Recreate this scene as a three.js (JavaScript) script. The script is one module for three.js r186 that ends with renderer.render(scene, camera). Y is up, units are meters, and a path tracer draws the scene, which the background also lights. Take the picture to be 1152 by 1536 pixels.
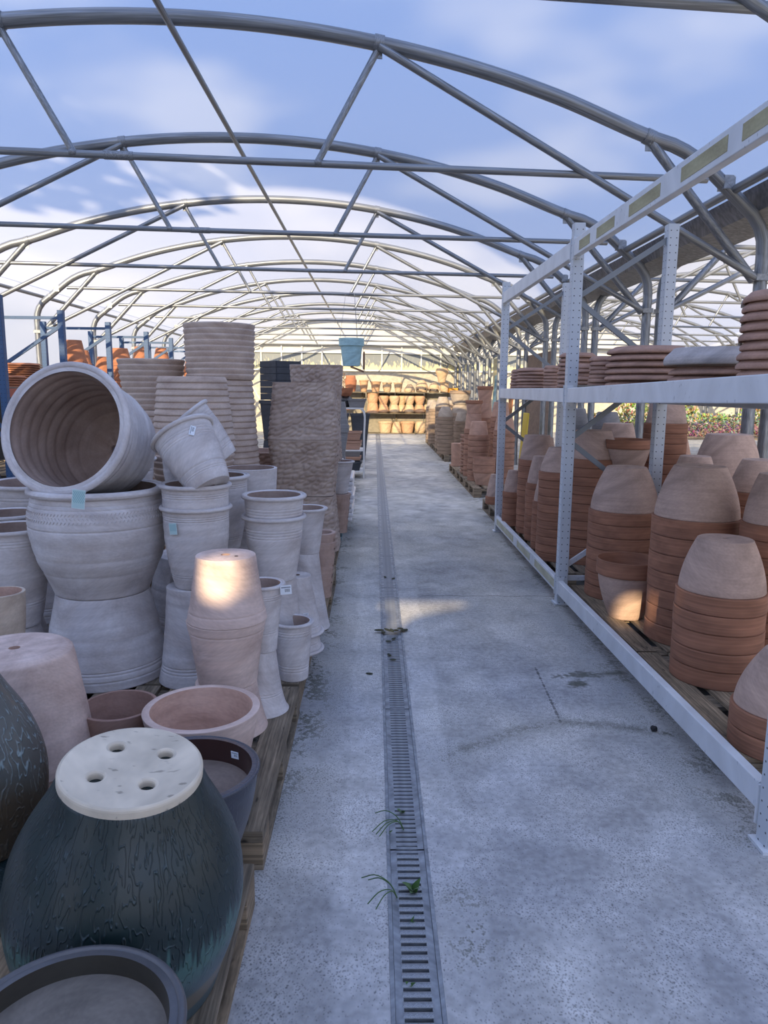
import * as THREE from 'three';
import { mergeGeometries } from 'three/addons/utils/BufferGeometryUtils.js';
import { RoundedBoxGeometry } from 'three/addons/geometries/RoundedBoxGeometry.js';
import { createNoise2D, createNoise3D } from 'simplex-noise';

// ---------------------------------------------------------------- camera, sky, sun, exposure
const scene = new THREE.Scene();
const W = 1152, H = 1536, F = 1109;
const camera = new THREE.PerspectiveCamera(2 * Math.atan(H / 2 / F) * 180 / Math.PI, W / H, 0.05, 400);
camera.position.set(0, 1.6, 0);
camera.rotation.set(-0.16442, -0.01388, 0.0087, "YXZ");
scene.add(camera);

const EXPOSURE = 1.3, SKY = 1.0, SUN = 10.2;
const toSun = new THREE.Vector3(-0.2, 0.342, 0.918).normalize();
const sun = new THREE.DirectionalLight(new THREE.Color().setRGB(1.0, 0.80, 0.52), SUN);
sun.position.copy(toSun).multiplyScalar(60).add(new THREE.Vector3(0, 0, -10));
sun.target.position.set(0, 0, -10);
sun.castShadow = true; sun.shadow.radius = 0.8; sun.shadow.mapSize.set(4096, 4096);
Object.assign(sun.shadow.camera, { left: -30, right: 30, top: 30, bottom: -30, near: 1, far: 140 });
scene.add(sun, sun.target);

function rng(seed) { let s = seed >>> 0; return () => { s = (s + 0x6d2b79f5) | 0; let t = Math.imul(s ^ (s >>> 15), 1 | s); t = (t + Math.imul(t ^ (t >>> 7), 61 | t)) ^ t; return ((t ^ (t >>> 14)) >>> 0) / 4294967296; }; }
const n2 = createNoise2D(rng(7)), n3 = createNoise3D(rng(11));
const fbm3 = (x, y, z, o = 4) => { let s = 0, a = 0.5; for (let i = 0; i < o; i++) { s += a * n3(x, y, z); x *= 2; y *= 2; z *= 2; a *= 0.5; } return s; };
const fbm2 = (x, y, o = 4) => { let s = 0, a = 0.5; for (let i = 0; i < o; i++) { s += a * n2(x, y); x = x * 2 + 5; y *= 2; a *= 0.5; } return s; };
const clamp = (x, a = 0, b = 1) => Math.min(b, Math.max(a, x)), lerp = (a, b, t) => a + (b - a) * t, sstep = (a, b, x) => { const t = clamp((x - a) / (b - a)); return t * t * (3 - 2 * t); };

{ // evening sky: clear blue with soft, thin cloud, paler towards the horizon
  const w = 1024, h = 512, d = new Float32Array(w * h * 4);
  for (let j = 0; j < h; j++) for (let i = 0; i < w; i++) {
    const up = ((j + 0.5) / h - 0.5) * Math.PI, az = ((i + 0.5) / w - 0.5) * 2 * Math.PI;
    const x = Math.cos(az) * Math.cos(up), z = Math.sin(az) * Math.cos(up), y = Math.sin(up), e = Math.max(0, y);
    const hz = Math.exp(-e * 4.5);
    let c = [lerp(0.115, 0.62, hz), lerp(0.275, 0.66, hz), lerp(0.70, 0.76, hz)];
    const q = 1 / (e + 0.25), cl = sstep(-0.12, 0.5, fbm3(x * q * 1.1 + 3, z * q * 1.6, 2.3, 4) + 0.02) * sstep(0, 0.12, e) * 0.75;
    const cc = [0.95, 0.93, 0.97];
    c = c.map((v, k) => lerp(v, cc[k], cl));
    const s = Math.max(0, x * toSun.x + y * toSun.y + z * toSun.z), g = Math.pow(s, 14) * 0.5;
    c = [c[0] + g * 1.0, c[1] + g * 0.85, c[2] + g * 0.6];
    const m = 0.64 + 1.15 * Math.pow(clamp(0.5 + 0.5 * (x * toSun.x + y * toSun.y + z * toSun.z)), 1.3); c = c.map((v) => v * m); // brighter on the sun's side
    if (y < 0) c = [0.2, 0.2, 0.19];
    d.set([...c, 1], (j * w + i) * 4);
  }
  const t = new THREE.DataTexture(d, w, h, THREE.RGBAFormat, THREE.FloatType);
  t.mapping = THREE.EquirectangularReflectionMapping; t.magFilter = t.minFilter = THREE.LinearFilter; t.needsUpdate = true;
  scene.background = t; scene.environment = t; scene.backgroundIntensity = SKY; scene.environmentIntensity = SKY;
}

// ---------------------------------------------------------------- helpers
const V = (x, y, z) => new THREE.Vector3(x, y, z), V2 = (x, y) => new THREE.Vector2(x, y), TAU = Math.PI * 2;
const taken = {}, labels = {};
function numbered(n) { const k = taken[n] = (taken[n] ?? -1) + 1; return k ? n + '_' + String(k).padStart(3, '0') : n; }
function tag(o, label, category, group) { Object.assign(o.userData, { label, category }); if (group) o.userData.group = group; labels[label] = (labels[label] || 0) + 1; return o; }
function thing(name, label, category, pos = [0, 0, 0], group) { const o = new THREE.Group(); o.name = numbered(name); o.position.set(...pos); tag(o, label, category, group); scene.add(o); return o; }
function part(name, geo, mat, parent, label) { const m = new THREE.Mesh(Array.isArray(geo) ? merge(geo) : geo, mat); m.name = name; m.castShadow = m.receiveShadow = true; if (label) m.userData.label = label; parent.add(m); return m; }
function struct(name, geo, mat, parent = scene) { const m = part(name, geo, mat, parent); if (parent === scene) { m.name = numbered(name); m.userData.kind = 'structure'; } return m; }
function structGroup(name, pos = [0, 0, 0]) { const g = new THREE.Group(); g.name = numbered(name); g.userData.kind = 'structure'; g.position.set(...pos); scene.add(g); return g; }
function one(name, geo, mat, label, category, group) { const m = part(numbered(name), geo, mat, scene); return tag(m, label, category, group); }
function merge(a) { a = a.map((g) => (g.index ? g.toNonIndexed() : g)); for (const g of a) for (const k of Object.keys(g.attributes)) if (!['position', 'normal', 'uv'].includes(k)) g.deleteAttribute(k); return a.length > 1 ? mergeGeometries(a) : a[0]; }
function box(w, h, d, x = 0, y = 0, z = 0) { // uv in metres
  const g = new THREE.BoxGeometry(w, h, d), uv = g.attributes.uv, dims = [[d, h], [d, h], [w, d], [w, d], [w, h], [w, h]];
  for (let f = 0; f < 6; f++) for (let k = 0; k < 4; k++) { const i = f * 4 + k; uv.setXY(i, uv.getX(i) * dims[f][0], uv.getY(i) * dims[f][1]); }
  return g.translate(x, y, z);
}
function board(w, h, d, b = 0.004) { // box with chamfered long edges; uv in metres along the longest side
  const g = new RoundedBoxGeometry(w, h, d, 1, b), p = g.attributes.position, n = g.attributes.normal, uv = g.attributes.uv, longX = w >= d;
  for (let i = 0; i < p.count; i++) { const ax = Math.abs(n.getX(i)), ay = Math.abs(n.getY(i)); const x = p.getX(i), y = p.getY(i), z = p.getZ(i); longX ? uv.setXY(i, x, ay > 0.6 ? z : y) : uv.setXY(i, z, ay > 0.6 ? x : y); }
  return g;
}
function rod(a, b, r, seg = 10) { const d = b.clone().sub(a), g = new THREE.CylinderGeometry(r, r, d.length(), seg, 1); g.applyQuaternion(new THREE.Quaternion().setFromUnitVectors(V(0, 1, 0), d.clone().normalize())); return g.translate(...a.clone().add(b).multiplyScalar(0.5).toArray()); }
function tube(pts, r, n = 40, seg = 8) { return new THREE.TubeGeometry(new THREE.CatmullRomCurve3(pts, false, 'centripetal'), n, r, seg); }
function bar(a, b, w, h) { const d = b.clone().sub(a), L = d.length(), g = box(L, h, w); const m = new THREE.Matrix4(), x = d.normalize(), z = V(0, 1, 0).cross(x).lengthSq() < 1e-6 ? V(0, 0, 1) : x.clone().cross(V(0, 1, 0)).normalize(), y = z.clone().cross(x); m.makeBasis(x, y, z); g.applyMatrix4(m); return g.translate(...a.clone().add(b).multiplyScalar(0.5).toArray()); }
function chamfer(pts, b = 0.003) { // short bevels in place of sharp profile corners
  const o = [];
  for (let i = 0; i < pts.length; i++) {
    const p = pts[i], a = pts[i - 1], c = pts[i + 1];
    if (!a || !c) { o.push(p); continue; }
    const u = a.clone().sub(p), v = c.clone().sub(p), lu = u.length(), lv = v.length();
    if (lu < 1e-6 || lv < 1e-6) continue;
    u.divideScalar(lu); v.divideScalar(lv);
    if (u.dot(v) < -0.93) { o.push(p); continue; }
    const k = Math.min(b, lu * 0.35, lv * 0.35);
    if (lu > 4 * k) o.push(p.clone().addScaledVector(u, 2 * k));
    o.push(p.clone().addScaledVector(u, k), p.clone().addScaledVector(v, k));
    if (lv > 4 * k) o.push(p.clone().addScaledVector(v, 2 * k));
  }
  return o;
}
function lathe(pts, seg = 48, b = 0.003) { // profile of [r, y]; uv in metres
  const q = b ? chamfer(pts, b) : pts, g = new THREE.LatheGeometry(q, seg), uv = g.attributes.uv, n = q.length;
  let rm = 0, L = [0]; for (let i = 0; i < n; i++) { rm = Math.max(rm, q[i].x); if (i) L.push(L[i - 1] + q[i].distanceTo(q[i - 1])); }
  const rep = Math.max(1, Math.round(TAU * rm));
  for (let i = 0; i < uv.count; i++) uv.setXY(i, uv.getX(i) * rep, L[i % n]);
  return g;
}
const curve = (pts, n = 28) => new THREE.SplineCurve(pts.map(([r, y]) => V2(r, y))).getPoints(n);

// ---------------------------------------------------------------- textures
function tex(w, h, f, srgb = true, rep = 1) { // f(x, y) -> [r, g, b] 0..1 (display values when srgb)
  const d = new Uint8Array(w * h * 4);
  for (let j = 0; j < h; j++) for (let i = 0; i < w; i++) { const c = f(i / w, j / h, i, j), k = (j * w + i) * 4; if (typeof c === 'number') d[k] = d[k + 1] = d[k + 2] = clamp(c) * 255; else { d[k] = clamp(c[0]) * 255; d[k + 1] = clamp(c[1]) * 255; d[k + 2] = clamp(c[2]) * 255; } d[k + 3] = 255; }
  const t = new THREE.DataTexture(d, w, h, THREE.RGBAFormat); t.wrapS = t.wrapT = THREE.RepeatWrapping; t.magFilter = THREE.LinearFilter; t.minFilter = THREE.LinearMipmapLinearFilter; t.generateMipmaps = true;
  if (srgb) t.colorSpace = THREE.SRGBColorSpace; t.repeat.set(rep, rep); t.needsUpdate = true; return t;
}
const tile2 = (u, v, fx, fy, s = 0, o = 4) => { // noise that repeats over u, v in 0..1
  const a = u * TAU, b = v * TAU; let r = 0, k = 0.5, f = 1;
  for (let i = 0; i < o; i++) { r += k * n3(Math.cos(a) * fx * f / TAU + s, Math.sin(a) * fx * f / TAU + Math.cos(b) * fy * f / TAU * 1.3, Math.sin(b) * fy * f / TAU * 1.3 + s * 1.7); f *= 2; k *= 0.5; } return r;
};
const txWash = tex(512, 512, (u, v) => { const s = tile2(u, v, 2, 22, 1, 3), b = tile2(u, v, 4, 4, 5, 4), f = tile2(u, v, 40, 60, 9, 2); const k = 0.88 + 0.055 * s + 0.1 * b + 0.05 * f; return [k, k * (0.985 + 0.02 * b), k * (0.975 + 0.03 * b)]; });
const txWashB = tex(512, 512, (u, v) => 0.5 + 0.16 * tile2(u, v, 2, 26, 1, 3) + 0.2 * tile2(u, v, 30, 70, 3, 2), false);
const txTurn = tex(256, 512, (u, v) => { const s = tile2(u, v, 1.5, 70, 2, 3), b = tile2(u, v, 5, 8, 4, 3); const k = 0.86 + 0.12 * s + 0.13 * b; return [k, k * 0.97, k * 0.94]; });
const txTurnB = tex(256, 512, (u, v) => 0.5 + 0.5 * tile2(u, v, 1.5, 80, 2, 2), false);
const txDust = tex(512, 512, (u, v) => { const b = tile2(u, v, 5, 6, 12, 4), f = tile2(u, v, 60, 60, 14, 2), s = tile2(u, v, 2, 40, 15, 2); const k = 0.9 + 0.12 * b + 0.06 * f + 0.05 * s; return [k, k, k]; });
const txGalv = tex(256, 256, (u, v) => { const k = 0.82 + 0.2 * tile2(u, v, 12, 12, 21, 3) + 0.1 * tile2(u, v, 40, 40, 22, 2); return [k, k, k]; });
const txGalvR = tex(256, 256, (u, v) => 0.55 + 0.25 * tile2(u, v, 10, 10, 23, 3), false);
const txWood = tex(1024, 256, (u, v) => { const g = tile2(u, v, 3, 40, 31, 4), r = tile2(u, v, 6, 5, 33, 3), f = tile2(u, v, 20, 120, 35, 2), kn = sstep(0.62, 0.8, tile2(u, v, 9, 12, 37, 2) + 0.15); const k = 0.72 + 0.25 * g + 0.16 * r + 0.12 * f - 0.35 * kn; return [k, k * 0.95, k * 0.87]; });
const txWoodB = tex(512, 256, (u, v) => 0.5 + 0.4 * tile2(u, v, 3, 50, 31, 4), false);
const txPaint = tex(512, 512, (u, v) => { const k = 0.95 + 0.05 * tile2(u, v, 4, 5, 41, 3), s = sstep(0.5, 0.62, tile2(u, v, 14, 30, 43, 3)) * 0.25; return [k - s, k - s * 0.95, k - s * 0.9]; });
const txHoles = tex(64, 128, (u, v) => { // perforated rack upright: one pitch of 5 cm
  const d = Math.min(Math.hypot((u - 0.27) * 0.09, (v - 0.3) * 0.05), Math.hypot((u - 0.73) * 0.09, (v - 0.3) * 0.05)); const s = sstep(0.003, 0.0045, d); return [0.08 + 0.88 * s, 0.085 + 0.88 * s, 0.09 + 0.89 * s]; });

const M = (o) => new THREE.MeshStandardMaterial({ roughness: 0.8, ...o }), MP = (o) => new THREE.MeshPhysicalMaterial(o);
const col = (r, g, b) => new THREE.Color().setRGB(r, g, b);
const clay = (name, c, o = {}) => M({ name, color: c, map: txWash, bumpMap: txWashB, bumpScale: 0.0016, roughness: 0.92, ...o });
const mt = {
  white: clay('whitewashed clay', col(0.72, 0.69, 0.69)), whiteIn: clay('bare clay inside', col(0.44, 0.335, 0.285)),
  pink: clay('pink clay', col(0.76, 0.60, 0.53)), pinkIn: clay('warm clay inside', col(0.70, 0.47, 0.37)), pinkDark: clay('dull red clay', col(0.42, 0.27, 0.22)), cream: clay('cream clay', col(0.66, 0.56, 0.45)),
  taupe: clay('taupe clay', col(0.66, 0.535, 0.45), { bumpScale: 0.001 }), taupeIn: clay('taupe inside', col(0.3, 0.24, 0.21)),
  hammer: clay('brown taupe clay', col(0.57, 0.46, 0.385), { bumpScale: 0.0005 }), hammerIn: clay('brown inside', col(0.27, 0.17, 0.12)), hammerPink: clay('pinkish clay', col(0.56, 0.41, 0.34)),
  tbody: M({ name: 'dusty terracotta', color: col(0.57, 0.40, 0.315), map: txDust, roughness: 0.95 }), trim: M({ name: 'turned terracotta rim', color: col(0.43, 0.21, 0.13), map: txTurn, bumpMap: txTurnB, bumpScale: 0.001, roughness: 0.9 }),
  tpink: M({ name: 'pale terracotta', color: col(0.58, 0.345, 0.24), map: txDust, roughness: 0.92 }), tbright: M({ name: 'bright terracotta', color: col(0.50, 0.2, 0.1), map: txDust, roughness: 0.9 }), torange: M({ name: 'orange clay', color: col(0.66, 0.39, 0.215), map: txDust, roughness: 0.9 }), tyellow: M({ name: 'pale yellow clay', color: col(0.70, 0.49, 0.29), map: txDust, roughness: 0.9 }), tpinkRim: M({ name: 'pale terracotta rim', color: col(0.50, 0.28, 0.19), map: txTurn, roughness: 0.92 }), ttaupe: M({ name: 'grey brown clay', color: col(0.50, 0.41, 0.32), map: txDust, roughness: 0.92 }), ttaupeRim: M({ name: 'grey brown rim', color: col(0.42, 0.32, 0.235), map: txTurn, roughness: 0.92 }),
  saucer: M({ name: 'saucer clay', color: col(0.50, 0.30, 0.22), map: txDust, roughness: 0.92 }), saucerGrey: M({ name: 'grey saucer', color: col(0.56, 0.51, 0.49), map: txDust, roughness: 0.9 }),
  slate: M({ name: 'slate resin', color: col(0.055, 0.062, 0.075), map: txDust, roughness: 0.75 }), greyPot: M({ name: 'grey resin', color: col(0.26, 0.25, 0.245), map: txDust, roughness: 0.8 }), black: M({ name: 'black plastic', color: col(0.012, 0.012, 0.013), roughness: 0.3 }), blueResin: M({ name: 'pale blue resin', color: col(0.37, 0.60, 0.66), map: txDust, roughness: 0.6 }), rust: M({ name: 'brown tray', color: col(0.19, 0.11, 0.07), roughness: 0.8 }),
  galv: M({ name: 'galvanised steel', color: col(0.37, 0.39, 0.41), map: txGalv, roughnessMap: txGalvR, roughness: 0.75, metalness: 0.55 }), gutter: M({ name: 'dull gutter sheet', color: col(0.34, 0.33, 0.33), map: txGalv, roughness: 0.6, metalness: 0.5 }),
  rack: M({ name: 'white rack paint', color: col(0.72, 0.75, 0.78), map: txPaint, roughness: 0.45 }), brace: M({ name: 'grey steel brace', color: col(0.22, 0.24, 0.26), roughness: 0.5, metalness: 0.6 }), blue: M({ name: 'blue rack paint', color: col(0.03, 0.085, 0.19), map: txPaint, roughness: 0.5 }), orange: M({ name: 'red beam paint', color: col(0.42, 0.09, 0.05), map: txPaint, roughness: 0.5 }),
  wood: M({ name: 'weathered wood', color: col(0.48, 0.40, 0.31), map: txWood, bumpMap: txWoodB, bumpScale: 0.002, roughness: 0.95 }), woodGrey: M({ name: 'grey weathered wood', color: col(0.38, 0.34, 0.29), map: txWood, bumpMap: txWoodB, bumpScale: 0.002, roughness: 0.95 }), palletBlue: M({ name: 'blue painted wood', color: col(0.27, 0.43, 0.55), map: txWood, roughness: 0.85 }),
  tape: M({ name: 'yellowed tape', color: col(0.52, 0.49, 0.3), map: txWash, roughness: 0.8 }), tapePale: M({ name: 'green yellow stain', color: col(0.62, 0.62, 0.46), map: txWash, roughness: 0.8 }),
  steelWhite: M({ name: 'white tube', color: col(0.7, 0.7, 0.68), roughness: 0.5 }), leaf: MP({ name: 'green leaf', color: col(0.07, 0.16, 0.035), roughness: 0.7, transmission: 0.3, thickness: 0, side: THREE.DoubleSide }), mossy: M({ name: 'dark leaf litter', color: col(0.045, 0.05, 0.03), roughness: 0.95 }),
  film: MP({ name: 'polythene film', color: col(0.92, 0.94, 0.97), roughness: 0.62, transmission: 0.95, thickness: 0, ior: 1.35, specularIntensity: 0.6, side: THREE.DoubleSide }),
  wrap: MP({ name: 'white plastic wrap', color: col(0.72, 0.72, 0.74), roughness: 0.35, clearcoat: 0.4 }), paper: M({ name: 'white label', color: col(0.72, 0.74, 0.76), roughness: 0.7 }),
};
const white = (o) => M(o);

// ---------------------------------------------------------------- concrete floor with the drain slot
const DX0 = 0.052, DX1 = 0.198, DXC = 0.125; // drain channel across x
const seg2 = (x, z, ax, az, bx, bz) => { const dx = bx - ax, dz = bz - az, t = clamp(((x - ax) * dx + (z - az) * dz) / (dx * dx + dz * dz)); return Math.hypot(x - ax - t * dx, z - az - t * dz); };
function concrete(x, z, fine) {
  const big = fbm2(x * 0.7, z * 0.55, 4), mid = fbm2(x * 3 + 9, z * 3, 4), gr = fbm2(x * 22, z * 22 + 7, 3), sp = fine ? n2(x * 90, z * 90) * 0.6 + n2(x * 190 + 3, z * 150) * 0.4 : 0, broom = fine ? n2(x * 4.5, z * 34) : 0;
  let k = 0.665 + 0.09 * big + 0.115 * mid + 0.075 * gr + 0.012 * broom, w = 0;
  const pit = fine ? sstep(0.28, 0.75, sp + 0.4 * mid + 0.15 * big) : 0; k -= 0.26 * pit;
  k += 0.05 * sstep(0.1, 0.4, fbm2(x * 1.3 + 20, z * 1.1, 3)); // smoother cement skin
  let moss = 0;
  const edgeL = sstep(-0.12, -0.36, x), n = mid * 0.9 + gr * 0.8 + sp * 0.35;
  moss += edgeL * sstep(0.05, 0.55, n + 0.12) * 0.8 * sstep(-2.0, -3.4, z);
  moss += sstep(1.2, 1.44, x) * sstep(-0.1, 0.5, n) * 0.55;
  if (fine) {
    const d = seg2(x, z, 1.05, -3.98, 1.42, -4.03) + 0.05 * n; moss += sstep(0.05, 0.0, d) * 0.7; moss += sstep(0.075, 0.01, Math.hypot((x - 1.13) * 0.9, z + 3.87) + 0.045 * n) * 0.8;
    const arc = Math.min(seg2(x, z, 0.42, -3.12, 0.71, -3.31), seg2(x, z, 0.71, -3.31, 0.93, -3.39), seg2(x, z, 0.93, -3.39, 1.17, -3.35), seg2(x, z, 1.17, -3.35, 1.45, -3.25));
    moss += sstep(0.075, 0.0, arc + 0.03 * n) * 0.5 * sstep(-0.3, 0.3, n + 0.15);
    const cr = Math.min(seg2(x, z, 0.95, -4.1, 0.935, -3.74), seg2(x, z, 0.935, -3.74, 0.92, -3.4)) + 0.006 * n2(z * 30, 3); k -= 0.25 * sstep(0.007, 0.002, cr);
    moss += sstep(0.22, 0.0, Math.hypot((x - 0.29) * 1.6, (z + 1.98) * 0.7)) * sstep(-0.05, 0.4, n) * 0.75; moss += sstep(0.2, 0, Math.hypot(x - 0.33, z + 3.0)) * sstep(0, 0.5, n) * 0.45;
    k -= 0.16 * sstep(0.012, 0.003, Math.abs(z + 5.63 + 0.012 * n2(x * 6, 1)) ) * sstep(0.3, 0.5, x);
    const grout = Math.max(sstep(0.03, 0.0, Math.abs(x + 0.03 + 0.05 * fbm2(z * 1.6, 4, 3)) - 0.07), sstep(0.03, 0, Math.abs(x - 0.27 - 0.05 * fbm2(z * 1.4, 9, 3)) - 0.06)); k += 0.05 * grout * sstep(-9, -5, z); w = grout;
  }
  moss = clamp(moss) * 0.75;
  const warm = 0.018 * big + 0.02 * sstep(-3.5, -7, z);
  return [lerp(k + warm, 0.2, moss), lerp(k + warm * 0.4, 0.205, moss), lerp(k - warm, 0.16, moss), clamp(0.6 + 0.25 * gr + 0.3 * sp * (1 - w * 0.7) - 0.5 * pit)];
}
{
  const x0 = -0.55, x1 = 1.65, z0 = -1.1, z1 = -9.1, NW = 768, NH = 2048, cells = new Float32Array(NW * NH * 4);
  for (let j = 0; j < NH; j++) for (let i = 0; i < NW; i++) cells.set(concrete(lerp(x0, x1, i / NW), lerp(z0, z1, j / NH), true), (j * NW + i) * 4);
  const near = tex(NW, NH, (u, v, i, j) => { const k = (j * NW + i) * 4; return [cells[k], cells[k + 1], cells[k + 2]]; }), nearB = tex(NW, NH, (u, v, i, j) => cells[(j * NW + i) * 4 + 3], false);
  for (const t of [near, nearB]) t.wrapS = t.wrapT = THREE.ClampToEdgeWrapping;
  const farT = tex(1024, 1024, (u, v) => concrete(lerp(-15, 17, u), lerp(5, -31, v), false).slice(0, 3));
  farT.wrapS = farT.wrapT = THREE.ClampToEdgeWrapping;
  const mNear = M({ name: 'worn concrete', map: near, bumpMap: nearB, bumpScale: 0.003, roughness: 0.9 }), mFar = M({ name: 'old concrete', map: farT, roughness: 0.9 });
  const slab = (a, b, c, d, near) => { const g = box(b - a, 0.12, c - d, (a + b) / 2, -0.06, (c + d) / 2), p = g.attributes.position, uv = g.attributes.uv; for (let i = 0; i < p.count; i++) near ? uv.setXY(i, (p.getX(i) - x0) / (x1 - x0), (p.getZ(i) - z0) / (z1 - z0)) : uv.setXY(i, (p.getX(i) + 15) / 32, (p.getZ(i) - 5) / -36); return g; };
  struct('floor', [slab(x0, DX0, z0, z1, true), slab(DX1, x1, z0, z1, true)], mNear);
  struct('floor', [slab(-15, x0, 5, -31), slab(x1, 17, 5, -31), slab(x0, DX0, 5, z0), slab(DX1, x1, 5, z0), slab(x0, DX0, z1, -31), slab(DX1, x1, z1, -31)], mFar);
  struct('ground', box(160, 0.2, 160, 0, -0.32, -20), M({ color: col(0.16, 0.17, 0.11) }));
}
{ // slotted channel drain: dark gully, frame rails and one grate per length
  const t = thing('channel_drain', 'long galvanised slot drain running down the middle of the aisle', 'drain', [DXC, 0, 0]);
  const drainM = M({ name: 'drain steel', color: col(0.42, 0.45, 0.49), map: txGalv, roughness: 0.55, metalness: 0.55 });
  part('gully', [box(0.146, 0.01, 31, 0, -0.105, -13), box(0.004, 0.1, 31, -0.071, -0.055, -13), box(0.004, 0.1, 31, 0.071, -0.055, -13)], M({ color: col(0.02, 0.021, 0.022), roughness: 1 }), t);
  part('frame_rail', box(0.012, 0.05, 31, -0.0665, -0.024, -13), drainM, t); part('frame_rail', box(0.012, 0.05, 31, 0.0665, -0.024, -13), drainM, t);
  const L = 1.165, sideW = 0.022, hw = 0.0595;
  const slat = (d, r) => { const g = new THREE.CylinderGeometry(d / 2, d / 2, 2 * hw - 2 * sideW + 0.004, 8, 1, false, 0, Math.PI); g.rotateZ(Math.PI / 2); g.scale(1, 0.5, 1); return g.translate(0, -0.004, 0); };
  const side = (s) => box(sideW, 0.02, L - 0.008, s * (hw - sideW / 2), -0.012, 0);
  for (let k = 0; k < 24; k++) {
    const zc = -2.377 - L * (k - 0.5) , n = k < 4 ? 34 : 0, gs = [side(-1), side(1), box(2 * hw, 0.018, 0.014, 0, -0.012, L / 2 - 0.011), box(2 * hw, 0.018, 0.014, 0, -0.012, -L / 2 + 0.011)];
    if (k === 0) { for (let i = 0; i < 34; i++) { const a = -L / 2 + 0.02 + (L - 0.04) * (i + 0.5) / 34; gs.push(box(2 * hw - 2 * sideW + 0.002, 0.012, 0.021, 0, -0.011, a), slat(0.021).translate(0, 0, a)); } }
    else { const m = k < 3 ? 40 : 44; for (let i = 0; i < m; i++) { const a = -L / 2 + 0.02 + (L - 0.04) * (i + 0.5) / m; gs.push(box(2 * hw - 2 * sideW + 0.002, 0.012, (L - 0.04) / m * (k < 3 ? 0.66 : 0.8), 0, -0.009, a)); } }
    const g = part('grate', gs, drainM, t); g.position.z = zc + 0; 
  }
}

// ---------------------------------------------------------------- greenhouse frame; its cross frames stand slightly askew to the aisle
const TH = 5.5 * Math.PI / 180, XC = -1.28, ZC1 = -5.663, BAY = 2.5, SPAN = 8.9, NARCH = 10;
const loc = (lx, y, lz = 0) => V(lx, y, lz);
const world = (lx, y, zc) => V(XC + lx * Math.cos(TH), y, zc - lx * Math.sin(TH));
const R0 = 9.3, archY = (x) => 4.14 - (R0 - Math.sqrt(R0 * R0 - x * x));
{
  const half = [[3.36, archY(3.36)], [3.58, 3.455], [3.78, 3.36], [3.96, 3.225], [4.12, 3.09], [4.27, 2.965], [4.35, 2.83], [4.37, 2.68]];
  const pts = [...half.map(([x, y]) => loc(-x, y)).reverse(), ...[-2.6, -1.8, -0.9, 0, 0.9, 1.8, 2.6].map((x) => loc(x, archY(x))), ...half.map(([x, y]) => loc(x, y))];
  const gArch = tube(pts, 0.051, 90, 10), gTie = rod(loc(-3.86, 3.22), loc(3.86, 3.22), 0.026), gPost = rod(loc(0, 0.0), loc(0, 2.7), 0.05, 12);
  const hang = (s) => rod(loc(s * 1.3, archY(1.3) - 0.03), loc(s * 0.86, 3.235), 0.025), diag = (s) => rod(loc(s * 1.3, archY(1.3) - 0.03, 0.03), loc(s * 4.31, 2.5, 0.03), 0.029), knee = (s) => rod(loc(s * 3.38, archY(3.36) - 0.03), loc(s * 4.31, 2.48), 0.037);
  const collar = (x, y, ang) => { const g = new THREE.CylinderGeometry(0.058, 0.058, 0.07, 12); g.rotateZ(Math.PI / 2 + ang); return merge([g.translate(x, y, 0), box(0.05, 0.1, 0.012, x, y - 0.05, 0), new THREE.SphereGeometry(0.014, 6, 5).translate(x, y - 0.05, 0.018)]); };
  const gC = [-1, 1].flatMap((s) => [collar(s * 1.3, archY(1.3), -s * 0.14), collar(s * 3.37, archY(3.37), -s * 0.35)]), gClamp = [-1, 1].map((s) => [box(0.12, 0.05, 0.12, s * 4.36, 2.5, 0), box(0.09, 0.1, 0.1, s * 4.02, 3.2, 0), new THREE.SphereGeometry(0.03, 6, 5).translate(s * 0.86, 3.225, 0.02)]);
  const gSpl = merge([rod(loc(-0.1, 3.22), loc(0.1, 3.22), 0.03)]);
  let first = null; const ords = ['nearest', 'second', 'third', 'fourth', 'fifth', 'sixth', 'seventh', 'eighth', 'ninth', 'tenth', 'eleventh'];
  for (let s = 0; s < 3; s++) for (let n = 0; n <= NARCH; n++) {
    if (s === 2 && n < 3 || s === 1 && n < 1) continue;
    const label = `${ords[n]} galvanised arched frame ${['over the aisle, counted from the camera', 'of the next bay right of the gutter', 'of the far right bay beyond'][s]}`;
    let t;
    if (!first) {
      t = first = thing('roof_arch', label, 'roof frame', [0, 0, 0]);
      part('arch_tube', gArch, mt.galv, t); part('tie_bar', gTie, mt.galv, t); part('splice', gSpl, mt.galv, t).position.x = -0.55;
      for (const k of [-1, 1]) { part('hanger', hang(k), mt.galv, t); part('diagonal_brace', diag(k), mt.galv, t); part('knee_brace', knee(k), mt.galv, t); part('post', gPost, mt.galv, t).position.x = k * 4.37; for (const g of gClamp[k > 0 ? 1 : 0]) part('clamp', g, mt.galv, t); }
      for (const g of gC) part('bracket', g, mt.galv, t);
    } else { t = first.clone(); t.name = numbered('roof_arch'); tag(t, label, 'roof frame'); scene.add(t); }
    t.userData.group = 'arched steel roof frames';
    t.rotation.y = TH; t.position.copy(world(s * SPAN, 0, ZC1 - BAY * (n - 1)));
  }
}
const ZN = 1.4, ZF = ZC1 - BAY * 9 - 0.15; // near and far ends of the roof
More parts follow.
